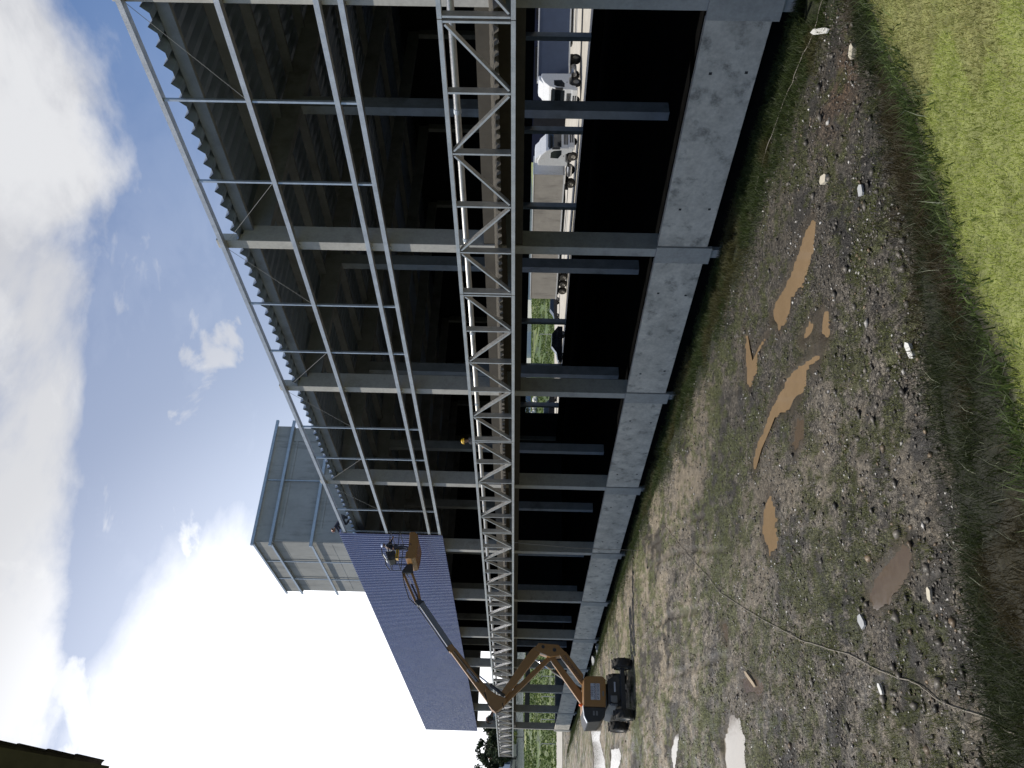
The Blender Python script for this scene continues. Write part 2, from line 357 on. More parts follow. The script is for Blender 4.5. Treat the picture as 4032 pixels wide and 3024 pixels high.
def rut_d(x, y, line):
    d = np.full(x.shape, 1e9)
    for a, b in zip(line[:-1], line[1:]):
        a = np.array(a); e = np.array(b)-a; t = np.clip(((x-a[0])*e[0]+(y-a[1])*e[1])/(e@e), 0, 1)
        d = np.minimum(d, np.hypot(x-a[0]-e[0]*t, y-a[1]-e[1]*t))
    return d
def terrain(x, y, full=False):
    z0 = base_h(x, y); t, xc = bank_t(x, y)
    lot = (1-ss(t, -.05, .1))
    rough = 1-.5*ss(-x, 40, 90)
    z = z0 + lot*rough*(.11*(fbm(x, y, .45, 3, 1)-.5)+.085*(fbm(x, y, 1.7, 3, 5)-.5)+.045*(fbm(x, y, 6, 2, 9)-.5))
    rub = lot*ss(t, -.75, -.1)                                    # heaped rubble at the foot of the bank
    z = z + rub*(.26*(fbm(x, y, 1.1, 5, 21)-.42))
    z = z + lot*ss(-x, 24, 34)*rough*.10*(fbm(x, y, 2.4, 4, 27)-.5)
    tc = np.clip(t, 0, 1)
    prof = .5*tc+.5*ss(tc, .72, 1.)
    bz = .3+3.6*prof+.30*(fbm(x, y, .9, 4, 31)-.5)*ss(t, 0, .2)*(1-ss(t, .9, 1))
    top = 3.9+np.clip(x-xc, 0, 12)*.27-.05*np.clip(x-xc, 0, 1.)+.10*(fbm(x, y, .8, 3, 41)-.5)
    top = np.minimum(top, 5.25+.02*x)
    w = ss(t, 0, .12)
    z = z*(1-w)+bz*w
    z = np.where(t > 1, top, z)
    k = ss(y, 17.5, 20.5)*ss(x, -12, -6)                           # the bank stops against the building
    z = z*(1-k)+.1*k
    z = np.where((y > 20.4) & (x > -108), np.minimum(z, .1), z)
    far = ss(y, 61, 63)*(1-ss(-x, 118, 130)); z = z*(1-far)+1.85*far
    wb = ss(-x, 134, 178)*4.3+ss(-x, 182, 300)*5; wb = np.where(-x > 134, wb, 0)
    nb = ss(y, 108, 150)*4.2+ss(y, 160, 300)*5
    z = z+np.maximum(wb, nb*ss(-x, -60, 0)*1.0)*(1+.25*(fbm(x, y, .05, 3, 71)-.5))
    sd_all = np.full(x.shape, 9.)
    for poly, lev, m, lab in PUD:
        P = np.array(poly); lo = P.min(0)-1.2; hi = P.max(0)+1.2
        mk = (x > lo[0]) & (x < hi[0]) & (y > lo[1]) & (y < hi[1])
        if not mk.any(): continue
        xx, yy = x[mk], y[mk]; d = pud_sd(xx, yy, poly)+.16*(fbm(xx, yy, 2.6, 3, 81)-.5)+.14*(fbm(xx, yy, 9, 2, 85)-.5)
        zz = z[mk]; bank = np.where(d < 0, lev-.01+np.maximum(d, -.5)*.25, np.maximum(zz, lev+.005+np.minimum(d, .25)*.12))
        k = 1-ss(d, .3, .9); z[mk] = zz*(1-k)+bank*k; sd_all[mk] = np.minimum(sd_all[mk], d)
    rmask = np.zeros(x.shape)
    for line, hw, dep in RUTS:
        P = np.array(line); lo = P.min(0)-1; hi = P.max(0)+1
        mk = (x > lo[0]) & (x < hi[0]) & (y > lo[1]) & (y < hi[1])
        if not mk.any(): continue
        d = rut_d(x[mk], y[mk]+.25*(fbm(x[mk], y[mk], .35, 2, 91)-.5), line)
        q = (1-ss(d, hw*.5, hw*1.3))*ss(fbm(x[mk], y[mk], .9, 3, 95), .30, .52); z[mk] -= .55*dep*q*(sd_all[mk] > .3); z[mk] += .018*np.exp(-((d-hw*1.6)/.12)**2)
        rmask[mk] = np.maximum(rmask[mk], q)
    if full: return z, t, sd_all, rmask
    return z
def build_ground():
    fa = math.atan2(fw.y, fw.x)
    an = np.concatenate([np.linspace(-29, 29, 680), np.linspace(29, 331, 90)[1:-1]])
    rad = 1.1*np.exp(np.linspace(0, math.log(700/1.1), 800))
    Rr, An = np.meshgrid(rad, np.radians(an)+fa, indexing='ij')
    x = (Rr*np.cos(An)).ravel(); y = (Rr*np.sin(An)).ravel()
    z, t, sdp, rm = terrain(x, y, True)
    nr, na = len(rad), len(an)
    V = np.stack([x, y, z], 1); V = np.concatenate([V, [[0, 0, 5.2]]])
    i = np.arange(nr-1)[:, None]*na; j = np.arange(na)[None]; jn = (j+1) % na
    q = np.stack([i+j, i+na+j, i+na+jn, i+jn], -1).reshape(-1, 4)
    tri = np.stack([np.full(na, nr*na), np.arange(na), (np.arange(na)+1) % na], 1)
    # colours (albedo): gravel, ochre mud, moss, wet earth
    def C(r, g, b): return np.array([r, g, b])[None]
    def mixc(a, b, k): return a*(1-k[:, None])+b*k[:, None]
    n1 = fbm(x, y, .33, 4, 101); n2 = fbm(x, y, 1.1, 4, 111); n3 = fbm(x, y, .55, 4, 121); n4 = fbm(x, y, 2.6, 3, 131)
    far = ss(-x, 22, 34)
    c = np.repeat(C(.158, .139, .114), len(x), 0)*(.75+.5*n2)[:, None]
    stone = np.ones(len(x))
    c = mixc(c, C(.25, .21, .155), ss(n1*.6+n4*.4+.10*far, .51, .61)*(.42+.45*far)); stone -= .45*ss(n1*.6+n4*.4+.1*far, .50, .60)
    strip = np.exp(-((y-14.6-.04*(x+30))/1.5)**2)*ss(-x, 22, 28)*(1-ss(-x, 60, 75)); strip = np.maximum(strip, ss(-x, 38, 46)*ss(y, 5, 8)*(1-ss(y, 16, 17.5))*.75)
    c = mixc(c, C(.31, .26, .195), strip*ss(n4, .3, .6)*.8); stone -= .5*strip
    red = np.exp(-(((x+11.2)/1.4)**2+((y-15.2)/.8)**2)); c = mixc(c, C(.20, .12, .07), red*.75)
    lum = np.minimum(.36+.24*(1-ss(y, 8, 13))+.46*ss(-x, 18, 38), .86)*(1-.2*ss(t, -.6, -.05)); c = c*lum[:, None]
    c = mixc(c, C(.020, .019, .018), ss(n3*.55+n4*.45, .525, .62)*.85)
    moss = ss(fbm(x, y, .5, 4, 141)*.5+fbm(x, y, 3.5, 3, 151)*.5, .485, .58); c = mixc(c, np.repeat(C(.050, .056, .020), len(x), 0)*(.8+.9*ss(-x, 15, 40))[:, None], moss*.75)
    c = mixc(c, C(.055, .048, .040), rm*(.05+.4*ss(n4, .42, .6))); stone -= .6*rm
    c = mixc(c, C(.040, .031, .021), (1-ss(sdp+.25*(n4-.5), .0, .45))*.85); stone *= ss(sdp, 0, .2)
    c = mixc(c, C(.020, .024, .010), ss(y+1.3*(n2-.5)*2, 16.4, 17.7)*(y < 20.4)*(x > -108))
    bk = ss(t, -.02, .1); c = mixc(c, np.repeat(C(.014, .015, .007), len(x), 0), bk); stone *= 1-bk  # bank soil coloured near black to look shaded where the sun reaches it
    dry = ss(fbm(x, y, .8, 4, 161), .5, .62)*bk; c = mixc(c, C(.03, .024, .012), dry*.5)
    lawn = ss(t, .985, 1.03); c = mixc(c, C(.19, .21, .07), lawn)
    br = lawn*ss(fbm(x, y, .7, 3, 171), .62, .72); c = mixc(c, C(.22, .18, .085), br*.3)
    ins = (y > 20.2) & (y < 62) & (x > -107.5); c[ins] = (.012, .012, .012)  # ground inside the hall blackened as painted interior shade
    hill = np.maximum(ss(-x, 130, 136), ss(y, 104, 112)); n5 = fbm(x, y, .12, 4, 181); n6 = fbm(x, y, .6, 3, 191)
    hc = mixc(np.repeat(C(.075, .115, .030), len(x), 0), C(.14, .17, .05), ss(n5, .4, .6)); hc = mixc(hc, C(.03, .045, .018), ss(n6, .5, .62)*.8)
    rim = np.maximum(ss(-x, 172, 178), 0)*(1-ss(-x, 186, 192)); hc = mixc(hc, C(.24, .25, .08), rim*.8)
    hc = mixc(hc, C(.035, .05, .045), ss(-x, 190, 200))
    c = mixc(c, hc, hill); stone *= 1-hill
    col = np.concatenate([np.concatenate([c, np.clip(stone, 0, 1)[:, None]], 1), [[.2, .2, .07, 0]]])
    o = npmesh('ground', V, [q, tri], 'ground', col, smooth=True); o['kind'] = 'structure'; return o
ground = build_ground()
for poly, lev, m, lab in PUD:
    P = np.array(poly); c = P.mean(0); n = len(poly)
    # subdivide outline and push it outward under the shore so the ground itself cuts the waterline
    pts = []
    for i in range(n):
        a, b = P[i], P[(i+1) % n]
        for k in range(3): pts.append(a+(b-a)*k/3)
    b = MB(); vs = []
    for q in pts:
        d = q-c; L = np.hypot(*d); q2 = c+d*(1+.28/max(L, .3)); vs.append((q2[0], q2[1], lev))
    b.add(vs, [tuple(range(len(vs)))])
    o = b.build('puddle', m); o['kind'] = 'structure'
b = MB(); b.add([(-135,62,.0),(-135,-40,.0),(-120,-40,.0),(-114,62,.0)], [(0,1,2,3)])
b.v = [(x, y, .97) for x, y, z in b.v]; o = b.build('road', 'gravel_road'); o['kind'] = 'structure'
b = MB(); b.add([(-118,60.8,1.93),(25,60.8,1.93),(25,106,1.93),(-118,106,1.93)], [(0,1,2,3)]); o = b.build('yard', 'yard'); o['kind'] = 'structure'

# ------------------------------------------------------------------ warehouse
WH = thing('warehouse', 'grey precast concrete warehouse under construction with open bays and blue cladding at one end', 'warehouse', (0, 20, 0))
SP = 9.445; X1 = -12.55
XC = [X1+SP*3-SP*k for k in range(14)]          # column lines, last = -107
XE = XC[-1]
for k, x in enumerate(XC):
    c = MB().box(x-.2, x+.2, 20.0, 20.75, -.2, 17.05).box(x-.2, x+.2, 20.0, 20.33, 17.05, 17.95).build('column', 'concrete', WH, bevel=.012)
    MB().box(x-.4, x+.4, 19.88, 19.998, .5, 2.42).build('pilaster', 'concrete', c, bevel=.01)
    for yy in (27.3, 60.0):
        MB().box(x-.2, x+.2, yy, yy+.6, 1.4, 16.15).build('column', 'concrete_shaded', WH)
    MB().box(x-.17, x+.17, 20.76, 60.4, 16.16, 17.0).build('rafter', 'concrete_shaded', WH)
for a, bb in zip(XC[:-1], XC[1:]):
    pb = MB().box(bb+.42, a-.42, 19.93, 20.15, .68, 2.4).build('plinth_beam', 'concrete_beam', WH, bevel=.008)
    m_ = MB(); rr = random.Random(int(a*10))
    for u in (.22, .78):
        for z in (1.0, 1.95):
            xx = bb+(a-bb)*(u+rr.uniform(-.02, .02)); zz = z+rr.uniform(-.06, .06)
            MB().box(xx-.035, xx+.05, 19.924, 19.929, zz-.04, zz+.045).build('lifting_pocket', 'pit', pb)
    MB().box(bb+.205, a-.205, 20.06, 20.3, 7.1, 8.46).build('spandrel_beam', 'concrete_shade_brown', WH)
for k, yy in enumerate([20.5, 23.6, 26.6, 29.5, 32.5, 36, 40, 45, 50, 55]):
    zc = 17.09+.012*(yy-20)
    MB().box(XE-.2, XC[0]+.2, yy, yy+.16, zc-.36-(0 if k else .02), zc).build('purlin', 'concrete_shaded', WH)
def corr_roof():
    V = []; F = []; p = .6; n = int((XC[0]-XE+1)/p); row = 0
    for j, yy in enumerate((20.02, 40, 61)):
        zc = 17.10+.012*(yy-20)
        for i in range(n):
            x = XE-.5+i*p
            for u, h in ((0, 0), (.22, 0), (.41, .20)): V.append((x+u, yy, zc+h))
    m = n*3
    for j in range(2):
        for i in range(m-1): F.append((j*m+i, j*m+i+1, (j+1)*m+i+1, (j+1)*m+i))
    return V, F
b = MB(); b.add(*corr_roof()); b.build('roof_sheet', 'roof_metal', WH)
MB().box(XE-.3, XC[0]+.3, 60.62, 60.8, 6.78, 17.73).build('back_wall', 'shade_black', WH)
MB().box(XE-.3, -100.5, 60.61, 60.79, 1.4, 6.78).build('back_wall', 'shade_black', WH)
MB().box(XE-.3, XE-.1, 29.2, 60.6, 1.0, 17.6).build('end_wall', 'shade_black', WH)
MB().box(XC[0]+.3, XC[0]+.5, 20.2, 60.6, -.2, 17.6).build('end_wall', 'shade_black', WH)
MB().box(XE+.0, XC[0], 20.16, 59.9, .2, 1.38).build('floor_slab', 'shade_dark_floor', WH)
MB().box(XE+.0, XC[0], 59.92, 60.6, .2, 2.22).build('dock_edge', 'shade_dark_floor', WH)
# back posts stand at 60; west end: lintels and low wall between two end columns
MB().box(XE-.15, XE+.15, 20.8, 29.2, 5.45, 6.05).build('end_lintel', 'concrete_shaded', WH)
MB().box(XE-.15, XE+.15, 20.8, 29.2, .3, 2.35).build('end_plinth', 'concrete_shaded', WH)
MB().box(XE-.15, XE+.15, 20.8, 29.2, 11.75, 17.1).build('end_wall', 'concrete_shaded', WH)
MB().box(XE-.14, XE+.14, 20.8, 29.2, 7.1, 8.4).build('end_spandrel', 'concrete_shaded', WH)
# wall rails, sag struts, tie rods
XCL = -47.22
RZ = dict(A=17.66, B=15.09, C=12.51, D=11.87)
for z in RZ.values():
    b = MB(); x = XC[0]
    b.box(XE+.3, x, 19.74, 19.76, z-.075, z+.075); b.box(XE+.3, x, 19.76, 19.97, z+.06, z+.075); b.box(XE+.3, x, 19.76, 19.97, z-.075, z-.06)
    r = b.build('wall_rail', 'galvanised', WH)
    for xx in XC:
        if xx > XCL-10 and z < 17: MB().box(xx-.06, xx+.06, 19.965, 20.02, z-.12, z+.12).build('rail_cleat', 'galvanised_dull', r)
for k in range(2, 7):
    for f_ in (1/3., 2/3.):
        x = XC[k]-SP*f_
        if x < XCL: continue
        for za, zb in (('A', 'B'), ('B', 'C'), ('C', 'D')):
            MB().box(x-.035, x+.035, 19.80, 19.88, RZ[zb]+.08, RZ[za]-.08).build('sag_strut', 'galvanised_dull', WH)
    for s, f_ in ((0, 1/3.), (1, 2/3.)):
        xa = XC[k]-SP*s+(-.12 if s == 0 else .12); xb = XC[k]-SP*f_
        if xb < XCL: continue
        MB().tube([(xa, 19.9, RZ['A']-.06), (xb, 19.86, RZ['B']+.06)], .008, 5).build('tie_rod', 'rod_grey', WH)
# blue corrugated cladding
def cladding():
    p = .33; x = XCL; V = []; n = 0; crest = []
    prof = [(0, .0), (.12, .0), (.145, -.08), (.215, -.08), (.24, .0)]
    pts = []
    while x > XE-.1:
        for u, d in prof: pts.append((x-u, 19.70+d, u))
        x -= p
    m = len(pts)
    for zz in (11.70, 17.98):
        for a, y, u in pts: V.append((a, y, zz))
    return V, [(i, i+1, m+i+1, m+i) for i in range(m-1)]
b = MB(); b.add(*cladding()); cl = b.build('cladding', 'blue_paint', WH)
b = MB(); b.box(XE-.1, XCL, 19.75, 19.95, 17.9, 17.99); b.build('cladding_cap', 'blue_paint', cl)
# canopy: lattice truss on the outer edge, sheet roof, gutter pipe
YT = 16.6; ZT, ZB = 8.96, 7.34
for k in range(-2, 10):
    x0 = -10.85-SP*k; x1 = x0-SP
    t = MB().box(x1+.012, x0-.012, YT-.05, YT+.11, ZB-.052, ZB+.052).build('canopy_truss', 'galvanised', WH)
    MB().box(x1+.012, x0-.012, YT-.05, YT+.11, ZT-.052, ZT+.052).build('top_chord', 'galvanised', t)
    nb = 5
    for j in range(nb+1):
        xx = x0-.06-(SP-.12)*j/nb
        MB().box(xx-.026, xx+.026, YT-.045, YT+.15, ZB+.06, ZT-.06).build('truss_post', 'galvanised', t)
    for j in range(nb):
        xa = x0-.14-(SP-.12)*j/nb; xb = x0-(SP-.12)*(j+1)/nb+.02
        za, zb = (ZT-.1, ZB+.1) if j % 2 == 0 else (ZB+.1, ZT-.1)
        MB().bar((xa, YT+.04, za), (xb, YT+.04, zb), .15, .05).build('truss_diagonal', 'galvanised', t)
for k in range(-2, 11):                                            # brackets back to the wall
    x = -10.85-SP*k
    MB().bar((x, YT+.12, 7.42), (x, 20.0, 7.6), .12, .16).build('canopy_bracket', 'galvanised_dull', WH)
b = MB(); V = []; xx = -10.85+SP*2; prof = ((0, 0), (.08, 0), (.15, .10), (.23, .10)); pts = []
while xx > -10.85-SP*10:
    for u, h in prof: pts.append((xx-u, h))
    xx -= .30
m = len(pts)
for y, z in ((YT+.14, 7.68), (20.03, 7.98)):
    for a, h in pts: V.append((a, y, z+h))
b.add(V, [(i, i+1, m+i+1, m+i) for i in range(m-1)]); b.build('canopy_sheet', 'canopy_metal', WH)
b = MB().tube([(-10.85+SP*2, 17.3, 8.78), (-106.0, 17.3, 8.78)], .085, 12); gp = b.build('gutter_pipe', 'galvanised', WH, smooth=True)
for x in np.arange(5, -105, -4.7): MB().tube([(x, 17.3, 8.78), (x-.14, 17.3, 8.78)], .10, 12).build('pipe_collar', 'galvanised_dull', gp)
# ------------------------------------------------------------------ stair tower
TW = thing('concrete_tower', 'tall grey concrete tower with steel girts rising behind the roof', 'tower', (-67.7, 30.2, 0))
x0, x1, y0, y1, zt = -73.4, -62.04, 25.0, 35.4, 28.3
MB().box(x0, x1, y0, y1, 17.25, 26.6).build('wall', 'concrete_tower', TW)
MB().box(x0-.10, x1+.10, y0-.10, y1+.10, 26.602, zt).build('parapet', 'concrete_tower', TW)
b = MB()   # raised panel frames left by the formwork
for z in (25.9, 22.0, 18.2): b.box(x0+.5, x1-.4, y0-.012, y0-.002, z-.04, z+.04)
for z in (26.2, 23.0, 19.0): b.box(x1+.002, x1+.06, y0+1.2, y1-1.3, z-.09, z+.09)
b.box(x1+.002, x1+.075, y0+.02, y0+1.2, 17.3, 26.5); b.box(x1+.002, x1+.075, y1-1.3, y1-.02, 17.3, 26.5)
b.build('panel_rib', 'concrete_tower', TW)
for z in (28.15, 26.72, 23.5, 20.2):
    MB().box(x0-.35, x1+.1, y0-.26, y0-.14, z-.08, z+.08).build('girt', 'galvanised_dull', TW)
    MB().box(x1+.2, x1+.40, y0-.45, y1+.55, z-.11, z+.11).build('girt', 'galvanised_dull', TW)
for xx in (x1-3.8, x1-7.9): MB().box(xx-.06, xx+.06, y0-.19, y0-.11, 17.4, 28).build('sag_rod', 'galvanised_dull', TW)
MB().box(x1+.11, x1+.19, 30.3, 30.38, 17.4, 28).build('sag_rod', 'galvanised_dull', TW)

# ------------------------------------------------------------------ boom lift
LX = -46.0
BL = thing('boom_lift', 'orange articulated boom lift on muddy ground reaching up to the blue cladding', 'boom lift', (LX, 10.4, .9))
pl = lambda off: (lambda a, c, d: (LX+off+d, a, c))
def arm(name, poly, off, w, mat='orange_paint', parent=BL, bevel=.025):
    return MB().prism(poly, pl(off), -w/2, w/2).build(name, mat, parent, bevel=bevel)
def wheel(x, y, zc, r, w):
    n = 26; c = (x, y, zc)
    ty = MB(); prof = [(r*.58, -w/2), (r*.86, -w/2), (r*.97, -w*.40), (r, -w*.2), (r, w*.2), (r*.97, w*.40), (r*.86, w/2), (r*.58, w/2)]
    ty.lathe(prof, c, (0, 1, 0), n)
    for k in range(22):                                            # chevron lugs
        a = 2*math.pi*k/22; s = 1 if k % 2 else -1
        p0 = Vector((x+math.cos(a)*r*1.0, y+s*.02, zc+math.sin(a)*r*1.0)); a2 = a+.16
        p1 = Vector((x+math.cos(a2)*r*.99, y+s*w*.47, zc+math.sin(a2)*r*.99)); ty.bar(p0, p1, .07, .06, (math.cos(a), 0, math.sin(a)))
    wo = MB(); wo.lathe([(.001, -w*.30), (r*.22, -w*.30), (r*.25, -w*.36), (r*.42, -w*.18), (r*.57, -w*.46), (r*.6, -w*.46)], c, (0, 1, 0), n)
    wo.lathe([(.001, w*.30), (r*.22, w*.30), (r*.42, w*.18), (r*.57, w*.46), (r*.6, w*.46)], c, (0, 1, 0), n)
    o = wo.build('wheel', 'rim_grey', BL, smooth=True); ty.build('tyre', 'rubber', o); return o
for x, ys in ((-45.0, (9.22, 11.78)), (-47.95, (9.2, 11.7))):
    for y in ys: wheel(x, y, 1.43, .53, .44)
ch = MB().prism([(9.7,1.35),(11.3,1.35),(11.25,1.75),(10.95,2.22),(9.75,2.22),(9.6,1.8)], pl(0), -2.9, 1.0).build('chassis', 'black_steel', BL, bevel=.03)
MB().box(-45.15, -44.85, 9.45, 11.55, 1.32, 1.55).build('axle', 'black_steel', ch, bevel=.02)
MB().box(-48.1, -47.8, 9.45, 11.5, 1.32, 1.55).build('axle', 'black_steel', ch, bevel=.02)
MB().box(-44.98, -44.86, 9.62, 10.15, 1.75, 2.1).build('tie_down_plate', 'grey_steel', ch, bevel=.02)
MB().tube([(-44.86,9.9,1.6),(-44.8,9.75,1.75),(-44.8,9.72,1.95),(-44.87,9.8,2.1)], .035, 8).build('hydraulic_hose', 'rubber', ch, smooth=True)
MB().box(-44.99, -44.97, 10.35, 10.85, 1.82, 1.9).build('decal_strip', 'decal_pale', ch)
MB().tube([(-46.3,10.45,2.2),(-46.3,10.45,2.36)], .6, 24).build('slew_ring', 'grey_steel', BL)
tb = MB().prism([(9.56,2.36),(10.95,2.32),(11.12,2.5),(11.1,3.3),(11.02,3.42),(10.86,3.5),(9.56,3.52)], pl(0), -1.35, 1.1).build('turntable', 'orange_paint', BL, bevel=.06)
tl = MB().prism([(9.55,3.52),(9.55,2.36),(9.08,2.44),(8.86,2.66),(8.80,3.32),(9.10,3.47)], pl(0), -1.3, 1.12).build('counterweight', 'black_steel', BL, bevel=.05)
b = MB().prism([(9.62,3.55),(9.10,3.50),(8.80,3.35),(8.80,3.33),(9.12,3.47),(9.62,3.525)], pl(0), .80, 1.14); b.build('hood_glare', 'white_paint', tl)  # white strip stands in for glare on the black hood top
for zz in (2.84, 3.0): MB().box(LX+1.12, LX+1.128, 9.14, 9.36, zz-.05, zz+.04).build('vent_slot', 'grey_steel', tl)
def text(body, mat, loc, size, xdir, updir, parent, wide=1.):
    cu = bpy.data.curves.new('lettering', 'FONT'); cu.body = body; cu.size = size; cu.extrude = .002; cu.space_character = wide; cu.align_x = 'CENTER'; cu.align_y = 'CENTER'; cu.offset = .006*size
    tmp = bpy.data.objects.new('lettering_curve', cu); COL.objects.link(tmp)
    me = bpy.data.meshes.new_from_object(tmp.evaluated_get(bpy.context.evaluated_depsgraph_get()))
    bpy.data.objects.remove(tmp); me.materials.clear(); me.materials.append(MATS[mat])
    o = bpy.data.objects.new('lettering', me); COL.objects.link(o)
    X = Vector(xdir).normalized(); Y = Vector(updir).normalized(); Z = X.cross(Y); M = Matrix.Identity(4)
    for i in range(3): M[i][0] = X[i]; M[i][1] = Y[i]; M[i][2] = Z[i]; M[i][3] = loc[i]
    o.parent = parent; o.matrix_parent_inverse = Matrix.Identity(4); o.matrix_basis = M; return o
fx = LX+1.1
sg = MB().box(fx, fx+.006, 9.91, 10.73, 2.86, 3.13).box(fx, fx+.006, 9.91, 10.73, 2.65, 2.84).build('sign_panel', 'decal_pale', tb)
text('I002III', 'decal_ink', (fx+.009, 10.32, 3.06), .17, (0, 1, 0), (0, 0, 1), tb, 1.18)
text('LOCADORA', 'decal_ink', (fx+.009, 10.32, 2.92), .135, (0, 1, 0), (0, 0, 1), tb, 1.12)
text('47 31122122', 'decal_ink', (fx+.009, 10.32, 2.745), .14, (0, 1, 0), (0, 0, 1), tb, 1.0)
MB().box(fx, fx+.02, 10.1, 10.35, 2.45, 2.52).build('door_latch', 'grey_steel', tb)
MB().lathe([(.075, 0), (.08, .1), (.055, .19), (.001, .21)], (LX+.4, 9.78, 3.5), (0, 0, 1), 14).build('beacon_lamp', 'beacon', BL, smooth=True)
arm('lower_boom', [(10.72,3.42),(10.9,3.62),(12.37,4.74),(12.52,4.36),(11.36,3.45)], .25, .30)
text('LOCABRALOCAU', 'decal_ink', (LX+.403, 11.68, 3.98), .2, (0, 1.28, .98), (0, -.98, 1.28), BL.children[-1], 1.0)
arm('lower_link', [(9.72,3.40),(9.95,3.62),(12.22,5.27),(12.42,5.06),(10.3,3.36)], .0, .26)
arm('elbow', [(12.95,5.84),(12.89,4.77),(12.47,4.36),(12.3,4.66),(12.24,5.21),(12.42,5.72),(12.60,6.05)], .1, .55)
MB().tube([(LX+.36,12.6,4.98),(LX+.40,12.6,4.98)], .10, 16).build('pivot_pin', 'black_steel', BL)
MB().tube([(LX+.36,12.75,5.6),(LX+.40,12.75,5.6)], .09, 16).build('pivot_pin', 'black_steel', BL)
arm('upper_boom', [(12.89,5.87),(12.62,6.22),(12.19,6.55),(10.30,7.82),(10.10,7.54),(12.05,6.05),(12.52,5.70)], .18, .30)
arm('upper_link', [(12.38,5.29),(12.26,5.08),(9.62,7.72),(9.74,8.0)], -.08, .24)
arm('knuckle', [(10.60,8.68),(10.23,8.07),(10.01,7.48),(9.6,7.70),(9.33,8.03),(9.45,8.26),(9.81,8.50)], .05, .52)
mb_ = arm('main_boom', [(9.50,8.06),(9.66,8.37),(12.51,10.74),(12.60,10.36),(10.90,8.84),(10.35,8.30)], .05, .34)
MB().prism([(11.44,9.71),(11.54,9.57),(10.93,9.02),(10.83,9.16)], pl(.22), .001, .006).build('decal_plate', 'decal_pale', mb_)
text('LOCADORA', 'decal_ink', (LX+.229, 11.19, 9.365), .15, (0, .6, .53), (0, -.53, .6), mb_, 1.0)
arm('telescopic_boom', [(12.5,10.68),(14.93,12.58),(15.15,12.34),(12.60,10.38)], .05, .24, 'grey_steel')
MB().tube([(LX+.24,12.4,10.72),(LX+.24,14.8,12.63)], .03, 8).build('hose_track', 'black_steel', BL, smooth=True)
arm('boom_collar', [(12.36,10.66),(12.62,10.87),(12.82,10.60),(12.56,10.34)], .05, .40)
def ram(p, q, split, r):
    P = Vector((LX+p[2], p[0], p[1])); Q = Vector((LX+q[2], q[0], q[1])); M_ = P.lerp(Q, split)
    c = MB().tube([P, M_], r, 14).build('ram_barrel', 'black_steel', BL, smooth=True)
    MB().tube([M_, Q], r*.5, 12).build('ram_rod', 'chrome', c, smooth=True)
ram((10.15, 7.62, .30), (11.12, 8.98, .30), .55, .085)
ram((10.70, 3.50, -.30), (12.25, 6.02, -.30), .62, .085)
arm('jib_head', [(14.9,12.60),(15.15,12.86),(15.34,12.7),(15.2,12.3)], -.1, .36, 'black_steel')
arm('jib_link', [(15.05,12.80),(15.95,13.28),(16.9,13.78),(17.0,13.66),(15.98,13.14),(15.13,12.68)], -.25, .12)
arm('jib_link', [(15.18,12.62),(15.94,12.84),(16.95,13.28),(17.02,13.16),(15.98,12.70),(15.22,12.48)], -.25, .12)
ram((15.15, 12.55, -.25), (17.0, 13.56, -.25), .6, .05)
arm('jib_bracket', [(16.88,13.72),(17.1,13.7),(17.42,13.52),(17.42,13.2),(16.9,13.12)], -.25, .34, 'black_steel')
for pts in ([(-45.7,12.35,4.95),(-45.66,12.75,5.25),(-45.66,12.8,5.6),(-45.72,12.5,5.95)], [(-45.75,9.9,7.75),(-45.6,9.45,7.6),(-45.62,9.25,8.0),(-45.72,9.7,8.45),(-45.74,10.3,8.7)], [(-45.72,10.8,9.0),(-45.72,12.4,10.45)], [(-46.05,15.0,12.75),(-46.0,15.35,13.2),(-46.05,16.2,13.55),(-46.1,16.95,13.75),(-46.05,17.2,13.6)], [(-45.72,10.9,3.55),(-45.7,11.5,4.02),(-45.7,12.2,4.6)]):
    MB().tube(pts, .028, 8).build('hydraulic_hose', 'rubber', BL, smooth=True)
PY0, PY1 = 17.45, 19.08; PX0, PX1 = LX-1.25, LX+.75
bk = MB().prism([(19.06,13.42),(19.09,13.14),(18.92,12.96),(18.58,12.87),(17.95,12.90),(17.5,12.96),(17.42,13.2),(17.47,13.54),(17.85,13.54),(17.9,13.42)], pl(-.25), -1.0, 1.0).build('platform_tray', 'orange_paint', BL, bevel=.03)
text('////', 'decal_ink', (LX+.755, 18.3, 13.3), .14, (0, 1, 0), (0, 0, 1), bk, .8)
b = MB()
for z in (14.55, 14.02):
    b.tube([(PX0,PY0,z),(PX1,PY0,z),(PX1,PY1,z),(PX0,PY1,z),(PX0,PY0,z)], .022, 8)
for x in (PX0, (PX0+PX1)/2, PX1):
    for y in (PY0, PY1): b.tube([(x, y, 13.4), (x, y, 14.56)], .022, 8)
for x in (PX0, PX1): b.tube([(x, (PY0+PY1)/2, 13.4), (x, (PY0+PY1)/2, 14.56)], .022, 8)
b.build('guard_rail', 'black_steel', BL)
b = MB().tube([(PX1,17.32,14.40),(PX1,17.30,14.62),(PX1,17.6,14.86),(PX1,17.98,14.96)], .03, 8).tube([(PX0+.4,17.32,14.40),(PX0+.4,17.30,14.62),(PX0+.4,17.6,14.86),(PX0+.4,17.98,14.96)], .03, 8).build('canopy_hoop', 'black_steel', BL)
MB().prism([(17.92,14.78),(18.0,14.22),(17.48,14.15),(17.36,14.5)], pl(.1), -.4, .4).build('control_box', 'black_steel', BL, bevel=.03)
MB().prism([(17.80,14.84),(17.52,14.62),(17.48,14.66),(17.76,14.88)], pl(.1), -.38, .42).build('control_cover', 'white_paint', BL)
MB().prism([(17.95,14.1),(17.45,14.1),(17.42,13.95),(17.95,13.95)], pl(.55), -.15, .2).build('tool_box', 'helmet_yellow', BL)

